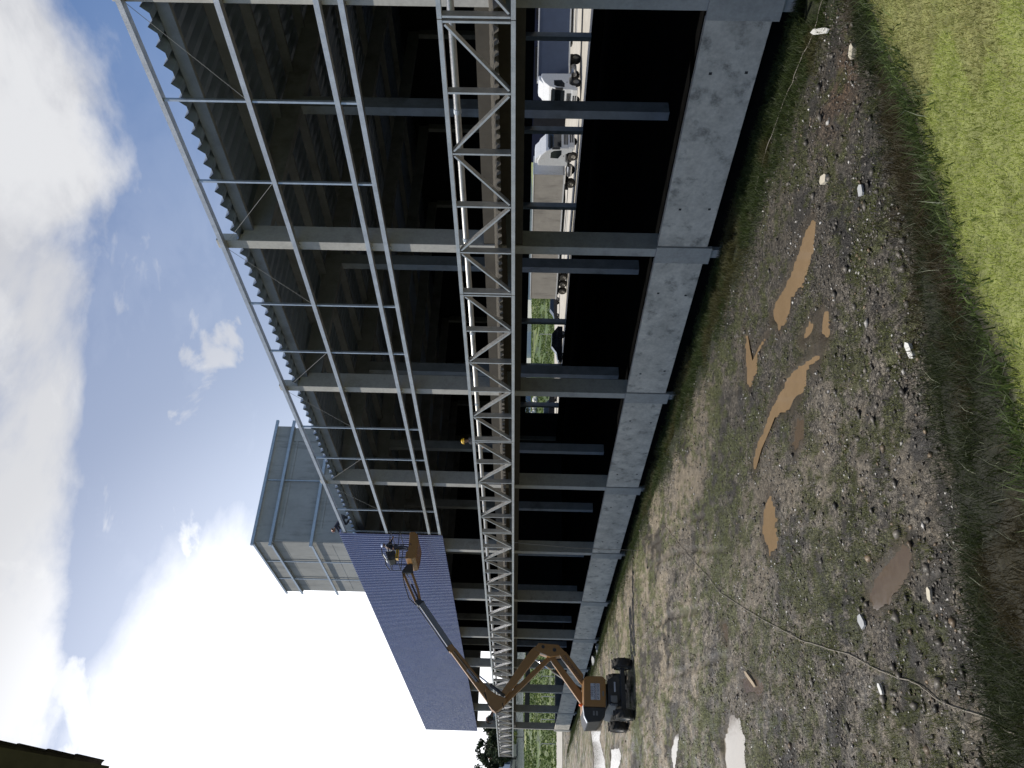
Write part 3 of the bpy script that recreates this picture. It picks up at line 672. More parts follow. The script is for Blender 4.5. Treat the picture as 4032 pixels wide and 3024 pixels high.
# ------------------------------------------------------------------ people
def skin(name, J, E_, mat, parent, loc):
    """one continuous surface grown over a skeleton; J: {joint: (pos, radius)}"""
    ks = list(J); me = bpy.data.meshes.new(name)
    me.from_pydata([Vector(J[k][0])-Vector(loc) for k in ks], [(ks.index(a), ks.index(b)) for a, b in E_], [])
    o = bpy.data.objects.new(name, me); COL.objects.link(o)
    o.modifiers.new('skin', 'SKIN'); 
    if not me.skin_vertices: me.attributes.new
    sv = me.skin_vertices[0].data if me.skin_vertices else None
    if sv is None:
        bpy.context.view_layer.objects.active = o; o.select_set(True); bpy.ops.object.modifier_remove(modifier='skin'); bpy.ops.object.modifier_add(type='SKIN'); o.select_set(False); sv = me.skin_vertices[0].data
    for i, k in enumerate(ks):
        r = J[k][1]; sv[i].radius = (r, r) if not isinstance(r, tuple) else r; sv[i].use_root = (i == 0)
    s = o.modifiers.new('sub', 'SUBSURF'); s.levels = 2; s.render_levels = 2
    me.materials.append(MATS[mat]); me.shade_smooth()
    if parent: o.parent = parent
    return o
def person(label, base, J, helmet, shirt, trousers, straps=False):
    """J holds world positions of: pelvis chest neck head shL elL haL shR elR haR hiL knL anL toL hiR knR anR toR; face = direction of gaze"""
    t = thing('person', label, 'person', base)
    j = {k: Vector(v) for k, v in J.items() if k != 'face'}; face = Vector(J['face']).normalized()
    b = dict(pelvis=(j['pelvis'], .13), chest=(j['chest'], (.17, .12)), neck=(j['neck'], .055), jaw=(j['neck'].lerp(j['head'], .6)+face*.02, .075), head=(j['head'], .095), crown=(j['head']+(j['head']-j['neck']).normalized()*.08, .07),
             nose=(j['head']-(j['head']-j['neck']).normalized()*.02+face*.11, .018))
    E_ = [('pelvis','chest'),('chest','neck'),('neck','jaw'),('jaw','head'),('head','crown'),('head','nose')]
    for s in 'LR':
        b['sh'+s] = (j['sh'+s], .062); b['el'+s] = (j['el'+s], .045); b['ha'+s] = (j['ha'+s], .034)
        d = (j['ha'+s]-j['el'+s]).normalized(); side = d.cross(face).normalized() if d.cross(face).length > .1 else Vector((0,0,1))
        b['pa'+s] = (j['ha'+s]+d*.06, .036); E_ += [('chest','sh'+s),('sh'+s,'el'+s),('el'+s,'ha'+s),('ha'+s,'pa'+s)]
        for q, (o_, l_) in enumerate(((-.03, .07), (-.01, .09), (.01, .085), (.03, .07))):
            b['f%d%s' % (q, s)] = (j['ha'+s]+d*(.08+l_)+side*o_+face*.02, .009); E_.append(('pa'+s, 'f%d%s' % (q, s)))
        b['th'+s] = (j['ha'+s]+d*.08+side*.055, .010); E_.append(('ha'+s, 'th'+s))
        b['hi'+s] = (j['hi'+s], .085); b['kn'+s] = (j['kn'+s], .058); b['an'+s] = (j['an'+s], .04)
        E_ += [('pelvis','hi'+s),('hi'+s,'kn'+s),('kn'+s,'an'+s)]
    bx = t.location
    body = skin('body', b, E_, 'skin', t, bx)
    sh = dict(pelvis=(j['pelvis']+(j['chest']-j['pelvis'])*.12, (.16, .14)), mid=(j['pelvis'].lerp(j['chest'], .55), (.165, .135)), chest=(j['chest'], (.20, .145)), collar=(j['chest'].lerp(j['neck'], .75), .085))
    E2 = [('pelvis','mid'),('mid','chest'),('chest','collar')]
    for s in 'LR':
        sh['sh'+s] = (j['sh'+s], .085); sh['el'+s] = (j['el'+s], .062); sh['cu'+s] = (j['el'+s].lerp(j['ha'+s], .85), .05)
        E2 += [('chest','sh'+s),('sh'+s,'el'+s),('el'+s,'cu'+s)]
    skin('jacket', sh, E2, shirt, t, bx)
    tr = dict(pelvis=(j['pelvis'], (.165, .135)))
    E3 = []
    for s in 'LR':
        tr['hi'+s] = (j['hi'+s], .105); tr['kn'+s] = (j['kn'+s], .078); tr['an'+s] = (j['an'+s], .062); E3 += [('pelvis','hi'+s),('hi'+s,'kn'+s),('kn'+s,'an'+s)]
    skin('trousers', tr, E3, trousers, t, bx)
    for s in 'LR':
        skin('boot', dict(an=(j['an'+s], .055), he=(j['an'+s]+Vector((0,0,-.055)), .055), to=(j['to'+s], .045)), [('an','he'),('he','to')], 'leather', t, bx)
    hu = (j['head']-j['neck']).normalized(); hc = j['head']+hu*.02
    hm = MB().lathe([(.165, 0), (.135, .012), (.13, .05), (.115, .095), (.07, .13), (.001, .145)], hc-bx, hu, 20)
    hm.add([tuple(hc-bx+face*.12+hu.cross(face)*.08), tuple(hc-bx+face*.21), tuple(hc-bx+face*.12-hu.cross(face)*.08), tuple(hc-bx+face*.12+hu*.03)], [(0,1,3),(1,2,3),(0,2,1)])
    h = hm.build('helmet', helmet, None, smooth=True); h.parent = t
    if straps:
        m = MB(); c = j['chest']-bx; p = j['pelvis']-bx; fx_ = face*.0
        for s in 'LR':
            a = j['sh'+s]-bx+Vector((0,0,.07)); m.tube([a-face*.15+Vector((0,0,-.1)), a, a+face*.16+Vector((0,0,-.14)), p.lerp(c, .3)+face*.16], .022, 6)
            m.tube([a, a-face*.17+Vector((0,0,-.12)), p.lerp(c, .2)-face*.165], .022, 6)
        hh = m.build('harness', 'strap', None); hh.parent = t
    return t
def offs(base, d):
    return {k: ((Vector(base)+Vector(v)) if k != 'face' else v) for k, v in d.items()}
# worker in the basket, facing the cladding (north) with both hands at the sheet
person('worker in dark clothes, pale blue helmet and white harness standing in the lift basket', (-46.3, 18.45, 13.44),
  offs((-46.3, 18.45, 13.44), dict(pelvis=(0,0,.92), chest=(0,.06,1.28), neck=(0,.1,1.46), head=(0,.14,1.60), face=(.35,.9,-.15),
   shL=(-.20,.06,1.38), elL=(-.28,.32,1.18), haL=(-.2,.56,1.26), shR=(.20,.08,1.38), elR=(.30,.26,1.14), haR=(.26,.5,1.08),
   hiL=(-.10,0,.86), knL=(-.13,.05,.47), anL=(-.14,0,.10), toL=(-.16,.16,.04), hiR=(.10,0,.86), knR=(.14,.08,.47), anR=(.15,-.02,.10), toR=(.17,.14,.04))),
  'helmet_blue', 'navy_cloth', 'denim', True)
# worker kneeling on the eave, leaning over the top edge of the cladding
person('crouching worker in dark clothes leaning over the top corner of the blue cladding', (-47.3, 20.4, 17.45),
  offs((-47.3, 20.4, 17.45), dict(pelvis=(.15,.25,.50), chest=(-.12,-.08,.80), neck=(-.25,-.22,.92), head=(-.33,-.32,1.0), face=(-.5,-.6,-.5),
   shL=(-.02,-.22,.85), elL=(-.28,-.50,.62), haL=(-.52,-.62,.46), shR=(-.32,.02,.84), elR=(-.62,-.25,.62), haR=(-.86,-.46,.52),
   hiL=(.12,.14,.46), knL=(-.2,-.02,.26), anL=(.16,.12,.06), toL=(.05,-.02,.03), hiR=(.10,.36,.46), knR=(-.15,.40,.10), anR=(.28,.46,.10), toR=(.38,.46,.05))),
  'helmet_orange', 'navy_cloth', 'dark_cloth')
# worker bent over on the far end of the canopy truss
person('bent-over worker with yellow helmet standing on the far end of the canopy truss', (-85.0, 16.63, 9.02),
  offs((-85.0, 16.63, 9.02), dict(pelvis=(.35,0,.78), chest=(-.30,0,.92), neck=(-.58,0,.86), head=(-.78,0,.80), face=(-.6,0,-.8),
   shL=(-.32,-.2,.90), elL=(-.45,-.28,.62), haL=(-.62,-.2,.42), shR=(-.32,.2,.90), elR=(-.48,.26,.60), haR=(-.75,.16,.40),
   hiL=(.32,-.1,.74), knL=(.1,-.12,.42), anL=(.30,-.1,.10), toL=(.15,-.1,.04), hiR=(.32,.1,.74), knR=(-.28,.1,.46), anR=(-.4,.06,.10), toR=(-.55,.06,.04))),
  'helmet_yellow', 'dark_cloth', 'dark_cloth')
# worker standing on the canopy inside the shade
person('worker with yellow helmet in dark clothes standing in the shade behind the canopy truss', (-33.9, 18.9, 7.9),
  offs((-33.9, 18.9, 7.95), dict(pelvis=(0,0,.95), chest=(0,.02,1.34), neck=(0,0,1.55), head=(0,-.03,1.72), face=(.3,-.9,0),
   shL=(.2,0,1.45), elL=(.26,-.02,1.16), haL=(.2,-.18,.96), shR=(-.2,0,1.45), elR=(-.27,0,1.16), haR=(-.22,-.16,.95),
   hiL=(.1,0,.9), knL=(.11,-.03,.5), anL=(.11,0,.1), toL=(.12,-.14,.04), hiR=(-.1,0,.9), knR=(-.11,-.02,.5), anR=(-.11,.02,.1), toR=(-.13,-.12,.04))),
  'helmet_yellow', 'dark_cloth', 'dark_cloth')

# ------------------------------------------------------------------ trucks
def rig(o, M): o.parent_inverse = None
class Fr:
    """local frame: f = heading, s = left side, origin on the ground"""
    def __init__(s, o, heading, k=1.): s.k = k; s.o = Vector(o); s.f = Vector((math.cos(heading), math.sin(heading), 0)); s.s = Vector((-s.f.y, s.f.x, 0))
    def p(s, a, b, c): return s.o+(s.f*a+s.s*b+Vector((0,0,c)))*s.k
    def bx(s, m, a0, a1, b0, b1, c0, c1):
        vs = [s.p(a, b, c) for c in (c0, c1) for a, b in ((a0,b0),(a1,b0),(a1,b1),(a0,b1))]
        return m.add(vs, [(3,2,1,0),(4,5,6,7),(0,1,5,4),(1,2,6,5),(2,3,7,6),(3,0,4,7)])
    def pr(s, m, poly, b0, b1): return m.prism(poly, lambda a, c, d: s.p(a, d, c), b0, b1)
def disc_wheel(fr, a, b, r, w, parent, name='wheel'):
    m = MB(); m.lathe([(r*.55, -w/2), (r*.92, -w/2), (r, -w*.3), (r, w*.3), (r*.92, w/2), (r*.55, w/2)], fr.p(a, b, r), fr.s, 20); ty = m
    rm = MB(); rm.lathe([(.001, -w*.3), (r*.25, -w*.38), (r*.4, -w*.2), (r*.56, -w*.44)], fr.p(a, b, r), fr.s, 20); rm.lathe([(.001, w*.3), (r*.25, w*.38), (r*.4, w*.2), (r*.56, w*.44)], fr.p(a, b, r), fr.s, 20)
    o = rm.build(name, 'rim_grey', parent, smooth=True); ty.build('tyre', 'rubber', o, smooth=True)
def truck(label, tfr, cfr, trailer_mat, L):
    t = thing('articulated_truck', label, 'truck', cfr.o)
    m = MB(); cfr.pr(m, [(0,.55),(0.02,1.5),(-.10,2.35),(-.38,3.05),(-.95,3.55),(-1.6,3.82),(-2.15,3.8),(-2.2,.95),(-1.75,.95),(-1.55,1.15),(-.75,1.15),(-.55,.9),(-.5,.55)], -1.24, 1.24)
    cab = m.build('cab', 'white_paint', t, bevel=.07)
    m = MB(); cfr.pr(m, [(-.005,1.62),(-.10,2.35),(-.27,2.78),(-.25,2.79),(-.07,2.36),(.03,1.62)], -1.08, 1.08); m.build('windscreen', 'glass_dark', cab)
    m = MB(); cfr.bx(m, .0, .30, -1.15, 1.15, 2.80, 2.88); m.build('sun_visor', 'black_steel', cab)
    for s in (-1, 1):
        m = MB(); cfr.pr(m, [(-.25,1.62),(-.35,2.35),(-.55,2.6),(-1.2,2.62),(-1.25,1.9),(-.75,1.6)], s*1.235, s*1.25); m.build('side_window', 'glass_dark', cab)
        m = MB(); cfr.bx(m, -.02, .12, s*1.32-.11, s*1.32+.11, 1.75, 2.5); m.build('mirror', 'black_steel', cab, bevel=.03)
        m = MB(); cfr.bx(m, .0, .06, s*.95-.2, s*.95+.2, .62, .88); m.build('headlight', 'chrome', cab)
        m = MB(); cfr.bx(m, -1.0, -.9, s*1.24, s*1.26, 1.35, 1.42); m.build('door_handle', 'black_steel', cab)
    m = MB()
    for z in (1.02, 1.16, 1.30): cfr.bx(m, .015, .045, -.75, .75, z, z+.09)
    m.build('grille', 'black_steel', cab)
    m = MB(); cfr.bx(m, -.3, .10, -1.22, 1.22, .38, .92); bp = m.build('bumper', 'white_paint', cab, bevel=.05)
    m = MB(); cfr.bx(m, .10, .115, -.55, .55, .5, .62); cfr.bx(m, .10, .115, -.55, .55, .70, .82); m.build('air_inlet', 'black_steel', cab)
    m = MB(); cfr.pr(m, [(-.95,3.55),(-1.55,4.05),(-2.1,4.1),(-2.12,3.6)], -1.0, 1.0); m.build('roof_fairing', 'white_paint', cab, bevel=.08)
    m = MB(); cfr.bx(m, -6.0, -.4, -.45, .45, .7, .98); m.build('frame', 'black_steel', t)
    for s in (-1, 1):
        disc_wheel(cfr, -1.15, s*1.02, .52, .3, t); disc_wheel(cfr, -4.6, s*.95, .52, .55, t)
        m = MB(); m.tube([cfr.p(-2.3, s*1.0, .72), cfr.p(-3.5, s*1.0, .72)], .3, 14); m.build('fuel_tank', 'chrome', t, smooth=False)
    m = MB(); tfr.bx(m, -L, 0, -1.3, 1.3, 1.25, 4.15); tr = m.build('trailer', trailer_mat, t, bevel=.02)
    m = MB(); tfr.bx(m, -L-.02, .02, -1.32, 1.32, 4.1, 4.2); tfr.bx(m, -L-.02, .02, -1.32, 1.32, 1.12, 1.25); m.build('trailer_rail', 'white_paint', tr)
    m = MB(); tfr.bx(m, .002, .03, -1.28, 1.28, 1.3, 4.08); m.build('trailer_front', 'white_paint', tr)
    m = MB(); tfr.bx(m, -L+.6, -3.4, -1.1, 1.1, .9, 1.1); m.build('trailer_frame', 'black_steel', tr)
    for s in (-1, 1):
        for a in (-L+1.2, -L+2.45, -L+3.7): disc_wheel(tfr, a, s*1.0, .5, .5, t)
        m = MB(); tfr.bx(m, -L+5, -4, s*1.2-.02, s*1.2+.02, .55, .62); tfr.bx(m, -L+5, -4, s*1.2-.02, s*1.2+.02, .85, .92); m.build('side_guard', 'white_paint', tr)
    return t
c2 = Fr((-58.4, 68.6, 1.93), 0.0, 1.1); t2 = Fr((-62.0, 68.6, 1.93), 0.0, 1.1)
truck('white cabbed truck facing right with a long beige grey box trailer', t2, c2, 'trailer_grey', 19)
hd1 = math.atan2(-.657, -.731); tdir = Vector((-.731, -.657, 0))
t1 = Fr((-55.0, 73.3, 1.93), hd1, 1.06); chd = math.atan2(-.99, -.05)
kp = Vector((-55.0, 73.3, 1.93))-tdir*.9; cdir = Vector((-.05, -.99, 0)).normalized()
c1 = Fr(kp+cdir*3.9, chd, 1.06)
truck('white cabbed truck turned towards the warehouse with a blue box trailer', t1, c1, 'blue_tarp', 15)

def car(label, o, heading, mat, dims=(4.2, 1.75, 1.45), grp=None):
    L, Wd, H = dims; fr = Fr(o, heading); t = thing('parked_car', label, 'car', o, grp)
    h = H/1.45
    m = MB(); fr.pr(m, [(L/2,.35),(L/2-.02,.62*h),(L/2-.25,.78*h),(L*.24,.92*h),(-L*.44,.95*h),(-L/2,.85*h),(-L/2,.35)], -Wd/2, Wd/2); body = m.build('body', mat, t, bevel=.08)
    m = MB(); vs = []
    for a, c, w in ((L*.25,.90*h,Wd*.47),(L*.06,H,Wd*.39),(-L*.30,H-.02,Wd*.39),(-L*.46,.92*h,Wd*.46)):
        vs += [fr.p(a, -w, c), fr.p(a, w, c)]
    m.add(vs, [(0,1,3,2),(2,3,5,4),(4,5,7,6),(0,2,4,6),(1,7,5,3)]); m.build('glasshouse', 'glass_dark', t)
    m = MB(); m.add([v+Vector((0,0,.012)) for v in (vs[2], vs[3], vs[5], vs[4])], [(0,1,2,3)]); m.build('roof', mat, t)
    m = MB(); fr.pr(m, [(L*.25+.01,.9*h),(L*.06+.02,H+.005),(L*.06-.05,H+.02),(L*.25-.08,.95*h)], -Wd*.42, -Wd*.38); m.build('windscreen_pillar', 'chrome', t)
    for s in (-1, 1):
        for a in (L*.31, -L*.30): disc_wheel(fr, a, s*(Wd/2-.1), .31, .2, t)
        m = MB(); fr.bx(m, L/2-.06, L/2+.005, s*.6-.16, s*.6+.16, .58*h, .72*h); m.build('headlight', 'chrome', t)
    return t
car('dark hatchback parked on the yard beyond the beige grey trailer', (-100.2, 79.3, 1.93), R(250), 'car_black')
car('black car at the edge of the shaded hall with a bright windscreen edge', (-86.6, 62.6, 1.93), R(245), 'car_black', (4.6, 1.85, 1.7))
car('tall black vehicle silhouetted in the leftmost back opening', (-110.2, 67.5, 1.93), R(70), 'car_black', (4.9, 2.0, 2.0))

# ------------------------------------------------------------------ roof corner of the near house
HO = thing('house', 'house corner with a dark tiled verge at the edge of the view', 'house', (-9.4, -2.5, .3))
E0 = Vector((-11.05, 1.58, 11.93)); dv = Vector((.66, -.005, .376)).normalized()
def tiles():
    m = MB(); n = 9; side = Vector((0, -1, 0)); nrm = dv.cross(side).normalized()
    if nrm.z < 0: nrm = -nrm
    prof = ((0, .06), (.03, .10), (.12, .125), (.22, .11), (.30, .05), (.34, .05))
    for k in range(n):
        for r in range(22):
            a = E0+dv*(.374*k)+side*(.34*r); q = len(prof); j = .012*math.sin(k*7.3+r*3.1)
            vs = [a+side*u+nrm*(h+.085+j)-dv*.06 for u, h in prof]+[a+side*u+nrm*(h+.0)+dv*.40 for u, h in prof]+[a+side*u+nrm*(h+.05+j)-dv*.06 for u, h in prof]+[a+side*u+nrm*(h-.04)+dv*.40 for u, h in prof]
            fs = [(i, i+1, q+i+1, q+i) for i in range(q-1)]+[(2*q+i, 2*q+i+1, i+1, i) for i in range(q-1)]+[(3*q+i, 3*q+i+1, 2*q+i+1, 2*q+i) for i in range(q-1)]+[(0, q, 3*q, 2*q)]
            m.add(vs, fs)
    return m
tiles().build('roof_tiles', 'tile', HO)
m = MB(); side = Vector((0, -1, 0)); p0 = E0+dv*.16+Vector((0, -.10, -.03)); p1 = p0+dv*3.3; h = Vector((0, 0, .17))
m.add([p0, p1, p1+side*7.2, p0+side*7.2, p0-h, p1-h, p1+side*7.2-h, p0+side*7.2-h], [(0,1,2,3),(7,6,5,4),(0,4,5,1),(1,5,6,2),(2,6,7,3),(3,7,4,0)]); m.build('soffit', 'soffit', HO)
MB().box(-10.5, -8.1, -5.4, .9, -.2, 11.9).build('wall', 'plaster', HO)

# ------------------------------------------------------------------ debris, hose, string
def rock(name, label, loc, s, mat, cat='rubble', seed=0, flat=.6, grp=None):
    import bmesh
    bm = bmesh.new(); bmesh.ops.create_icosphere(bm, subdivisions=2, radius=1); r = random.Random(seed)
    for v in bm.verts:
        k = 1+r.uniform(-.25, .25); v.co = Vector((v.co.x*s[0]*k, v.co.y*s[1]*k, v.co.z*s[2]*k))
    me = bpy.data.meshes.new(name); bm.to_mesh(me); bm.free(); me.materials.append(MATS[mat])
    o = bpy.data.objects.new(name, me); COL.objects.link(o); o.location = loc; o.rotation_euler = (0, 0, r.uniform(0, 6)); return tag(o, label, cat, grp)
def gz(x, y): return float(terrain(np.array([x]), np.array([y]))[0])
def slab(name, label, x, y, L, w, t, ang, mat, tilt=.1, cat='board'):
    m = MB(); f = Fr((0, 0, 0), ang); rr = random.Random(int(abs(x)*100))
    poly = [(-L/2, -w*.3), (-L*.3, -w/2), (L*.35, -w*.45), (L/2, w*.1), (L*.3, w/2), (-L*.4, w*.45)]
    vs = [f.p(a, b_, a*tilt) for a, b_ in poly]+[f.p(a, b_, t+a*tilt) for a, b_ in poly]; n = 6
    m.add(vs, [tuple(reversed(range(n))), tuple(range(n, 2*n))]+[(i, (i+1) % n, n+(i+1) % n, n+i) for i in range(n)])
    o = m.build(name, mat); o.location = (x, y, gz(x, y)+.03); return tag(o, label, cat)
slab('white_board', 'white board lying on the rubble next to the nearest concrete pillar', -11.42, 17.2, .95, .13, .04, 2.2, 'debris_white')
slab('broken_block', 'pale square block on rubble nearest the grass edge', -10.53, 15.2, .30, .22, .10, .4, 'debris_pale', cat='block')
slab('broken_block', 'pale cream block lying in a dark wet hollow', -12.99, 14.1, .30, .2, .09, 2.6, 'debris_pale', cat='block')
slab('plastic_scrap', 'crumpled white plastic scrap at the foot of the grassy bank', -11.52, 8.38, .30, .16, .06, 1.2, 'debris_white', .3, 'scrap')
slab('broken_slab', 'pale flat stone at the bottom of the weedy bank', -12.9, 4.6, .24, .13, .04, .9, 'debris_pale', .15, 'stone')
slab('broken_slab', 'light grey flat stone beside the brown puddle', -15.75, 5.05, .3, .2, .04, 2.0, 'debris_grey', .05, 'stone')
slab('broken_slab', 'white elongated stone lying past the hose', -15.5, 3.75, .22, .1, .04, 1.7, 'debris_white', .1, 'stone')
slab('broken_slab', 'grey squarish stone near the bank edge, beyond the pale block', -11.6, 12.3, .24, .2, .04, 1.1, 'debris_grey', .1, 'stone')
for i, (x, y, L) in enumerate(((-66.5, 18.6, .9), (-68.2, 18.9, .7), (-69.4, 18.4, 1.0), (-71, 18.7, .6))):
    o = slab('broken_block', 'broken pale concrete piece in the weeds at the foot of the far plinth beam', x, y, L, L*.6, .3, i*1.3, 'debris_grey', .15, 'block'); o['group'] = 'broken concrete pieces at the far plinth beam'
slab('wood_board', 'brown plank sticking out of the muddy pool', -23.9, 5.95, .9, .12, .05, 2.4, 'board', .1)
def wire(name, label, pts, r, mat, lift=.03):
    P = []
    for (x0, y0), (x1, y1) in zip(pts[:-1], pts[1:]):
        for k in range(8):
            t = k/8; P.append((x0+(x1-x0)*t, y0+(y1-y0)*t))
    P.append(pts[-1]); a = np.array(P); z = terrain(a[:, 0].copy(), a[:, 1].copy())+lift
    w = fbm(a[:, 0], a[:, 1], 1.0, 2, 7)-.5
    o = MB().tube([(x, y+.12*q, h) for (x, y), h, q in zip(P, z, w)], r, 6).build(name, mat, None, smooth=True); return tag(o, label, name.replace('_', ' '))
wire('hose', 'long thin grey hose trailing across the gravel towards the bank', [(-34.3,15.19),(-31.48,13.07),(-29.64,11.71),(-26.2,9.2),(-23.6,7.8),(-19.5,5.78),(-16.8,4.72),(-14.39,3.61),(-13.63,3.19),(-12.47,2.7),(-11.3,2.2)], .012, 'hose')
wire('string', 'thin pale string lying along the grass below the nearest beam', [(-10.2,18.3),(-11.71,17.67),(-13.75,18.2),(-15.6,18.4),(-17.3,18.3)], .010, 'hose', .10)
tag(MB().tube([(-40.2,16.5,7.25),(-40.25,16.3,4.0),(-40.1,16.2,.45)], .012, 5).build('rope', 'hose'), 'thin rope hanging from the canopy truss to the ground', 'rope')

# ------------------------------------------------------------------ vegetation
def grass(name, x, y, z, h, w, lean, col, mat='blade'):
    n = len(x); a = np.random.uniform(0, 2*np.pi, n); dx, dy = np.cos(a), np.sin(a); b = np.random.uniform(0, 2*np.pi, n); lx, ly = np.cos(b)*lean*h, np.sin(b)*lean*h
    V = np.empty((n, 5, 3), np.float32)
    for k, (s, t, u) in enumerate(((-1, 0, 1), (1, 0, 1), (1, .55, .75), (-1, .55, .75), (0, 1, 0))):
        c = t*t; V[:, k, 0] = x+dx*w*s*u*.5+lx*c; V[:, k, 1] = y+dy*w*s*u*.5+ly*c; V[:, k, 2] = z+h*t*(1-.25*np.clip(lean, 0, 1)*t)
    i = (np.arange(n)*5)[:, None]
    o = npmesh(name, V.reshape(-1, 3), [i+np.array([[0, 1, 2, 3]]), i+np.array([[3, 2, 4]])], mat, np.repeat(col, 5, 0)); o['kind'] = 'stuff'; return o
def colmix(n, a, b, jitter=.25):
    k = np.random.rand(n, 1); return (np.array(a)*(1-k)+np.array(b)*k)*(1+np.random.uniform(-jitter, jitter, (n, 1)))
U = np.random.uniform
# lawn on top of the bank
n = 230000; x = U(-4.75, 2.0, n); y = U(.2, 11, n)
t, xc = bank_t(x, y); keep = (t > 1.0) & (np.hypot(x, y) > 1.6); x, y = x[keep], y[keep]; z = terrain(x.copy(), y.copy()); n = len(x)
c = colmix(n, (.31, .37, .085), (.44, .48, .14), .12); br = fbm(x, y, .7, 3, 171) > .655; c[br] = colmix(br.sum(), (.33, .31, .12), (.33, .36, .12))
dk = fbm(x, y, 3.0, 3, 301) > .60; c[dk] *= .78
grass('lawn_grass', x, y, z-.01, U(.025, .07, n), U(.004, .009, n), U(.2, 1.0, n), c)
# weeds on the bank face and its lip
n = 150000; x = U(-13.2, -4.0, n); y = U(-1, 17, n); t, xc = bank_t(x, y)
keep = (t > -.06+.12*np.random.rand(n)) & (t < 1.02) & (np.random.rand(n) < .35+.65*ss(fbm(x, y, 1.2, 3, 311), .35, .55)); x, y, t = x[keep], y[keep], t[keep]; z = terrain(x.copy(), y.copy()); n = len(x)
c = colmix(n, (.011, .018, .006), (.042, .055, .016)); dry = fbm(x, y, .8, 4, 161) > .53; c[dry] = colmix(dry.sum(), (.03, .025, .010), (.06, .048, .02))  # dark weeds, deepened further so the bank face looks shaded
lip = t > .90; c[lip] = colmix(lip.sum(), (.03, .045, .013), (.07, .10, .026))
br = np.random.rand(n) < .012; c[br] = (.34, .36, .26)
grass('bank_weeds', x, y, z-.02, U(.08, .34, n)*(1-.35*lip), U(.006, .014, n), U(.3, 1.3, n), c)
# broad leaved weeds along the lip
n = 1300; y = U(1, 10, n); _, xc = bank_t(y*0, y); x = xc+np.random.normal(-.15, .22, n); k = fbm(x, y, 1.4, 2, 321) > .5; x, y = x[k], y[k]; n = len(x); z = terrain(x.copy(), y.copy())
grass('lip_weeds', x, y, z, U(.04, .12, n), U(.010, .022, n), U(.5, 1.3, n), colmix(n, (.05, .08, .022), (.15, .20, .06)))
# tall grass along the foot of the plinth beam
n = 170000; x = -9.5-(np.random.rand(n)**1.6)*98; y = 20.05-np.abs(np.random.normal(0, 1.75, n)); k = (fbm(x, y, 1.1, 3, 331) > .40) & (y > 15.6); x, y = x[k], y[k]; n = len(x); z = terrain(x.copy(), y.copy())
c = colmix(n, (.022, .036, .012), (.075, .10, .028)); dr = fbm(x, y, .5, 3, 341) > .56; c[dr] = colmix(dr.sum(), (.06, .055, .02), (.10, .10, .04))
grass('verge_grass', x, y, z-.02, U(.12, .42, n)*np.clip((y-15.2)/3.6, .3, 1), U(.010, .02, n), U(.2, 1.1, n), c)
# sparse tufts over the lot
def polar(n, r0, r1, p=1.0):
    r = r0*(r1/r0)**np.random.rand(n); a = math.atan2(fw.y, fw.x)+np.radians(U(-29, 29, n)); return r*np.cos(a), r*np.sin(a)
x, y = polar(260000, 9, 75); t, _ = bank_t(x, y); _, _, sdp, rm = terrain(x.copy(), y.copy(), True)
k = (t < 0) & (y < 18.5) & (x > -110) & (sdp > .15) & (rm < .3) & (fbm(x, y, .5, 4, 141)*.5+fbm(x, y, 3.5, 3, 151)*.5 > .49); x, y = x[k], y[k]; n = len(x); z = terrain(x.copy(), y.copy())
grass('sparse_grass', x, y, z-.01, U(.03, .13, n), U(.006, .014, n), U(.3, 1.3, n), colmix(n, (.045, .058, .014), (.14, .15, .042)))
# stones
def stones(n, r0, r1, smin, smax, name, sel):
    x, y = polar(n, r0, r1); t, _ = bank_t(x, y); z, _, sdp, rm = terrain(x.copy(), y.copy(), True)
    k = sel(x, y, t) & (sdp > .05) & (y < 18.7) & (x > -108); x, y, z = x[k], y[k], z[k]; n = len(x)
    s = smin*(smax/smin)**(np.random.rand(n)**2.2)
    o8 = np.array([(1,0,0),(-1,0,0),(0,1,0),(0,-1,0),(0,0,1),(0,0,-1)], float)
    f8 = np.array([(0,2,4),(2,1,4),(1,3,4),(3,0,4),(2,0,5),(1,2,5),(3,1,5),(0,3,5)])
    V = o8[None]*U(.55, 1.25, (n, 6, 1))*s[:, None, None]; V[:, :, 2] *= .6
    a = U(0, 6.28, n)[:, None]; ca, sa = np.cos(a), np.sin(a); vx = V[:, :, 0]*ca-V[:, :, 1]*sa; vy = V[:, :, 0]*sa+V[:, :, 1]*ca
    tilt = U(-.6, .6, n)[:, None]; vz = V[:, :, 2]+vx*tilt
    P = np.stack([vx+x[:, None], vy+y[:, None], vz+z[:, None]+s[:, None]*.2], -1)
    c = colmix(n, (.038, .034, .028), (.125, .112, .095), .4); br = np.random.rand(n) < (.15 if smax < .06 else .03); c[br] = colmix(br.sum(), (.22, .21, .20), (.55, .53, .50)); oc = np.random.rand(n) < .12; c[oc] = colmix(oc.sum(), (.10, .075, .05), (.17, .125, .08))
    i = (np.arange(n)*6)[:, None, None]
    o = npmesh(name, P.reshape(-1, 3), [(f8[None]+i).reshape(-1, 3)], 'stone', np.repeat(c, 6, 0)); o['kind'] = 'stuff'; return o
stones(80000, 9, 45, .008, .055, 'gravel_stones', lambda x, y, t: (t < .02) & (np.random.rand(len(x)) < .25+.75*ss(fbm(x, y, .6, 3, 401), .4, .6)))
stones(5000, 9, 60, .03, .13, 'rubble_stones', lambda x, y, t: (t < .05) & (np.random.rand(len(x)) < .15+.85*ss(t, -.9, -.2)))

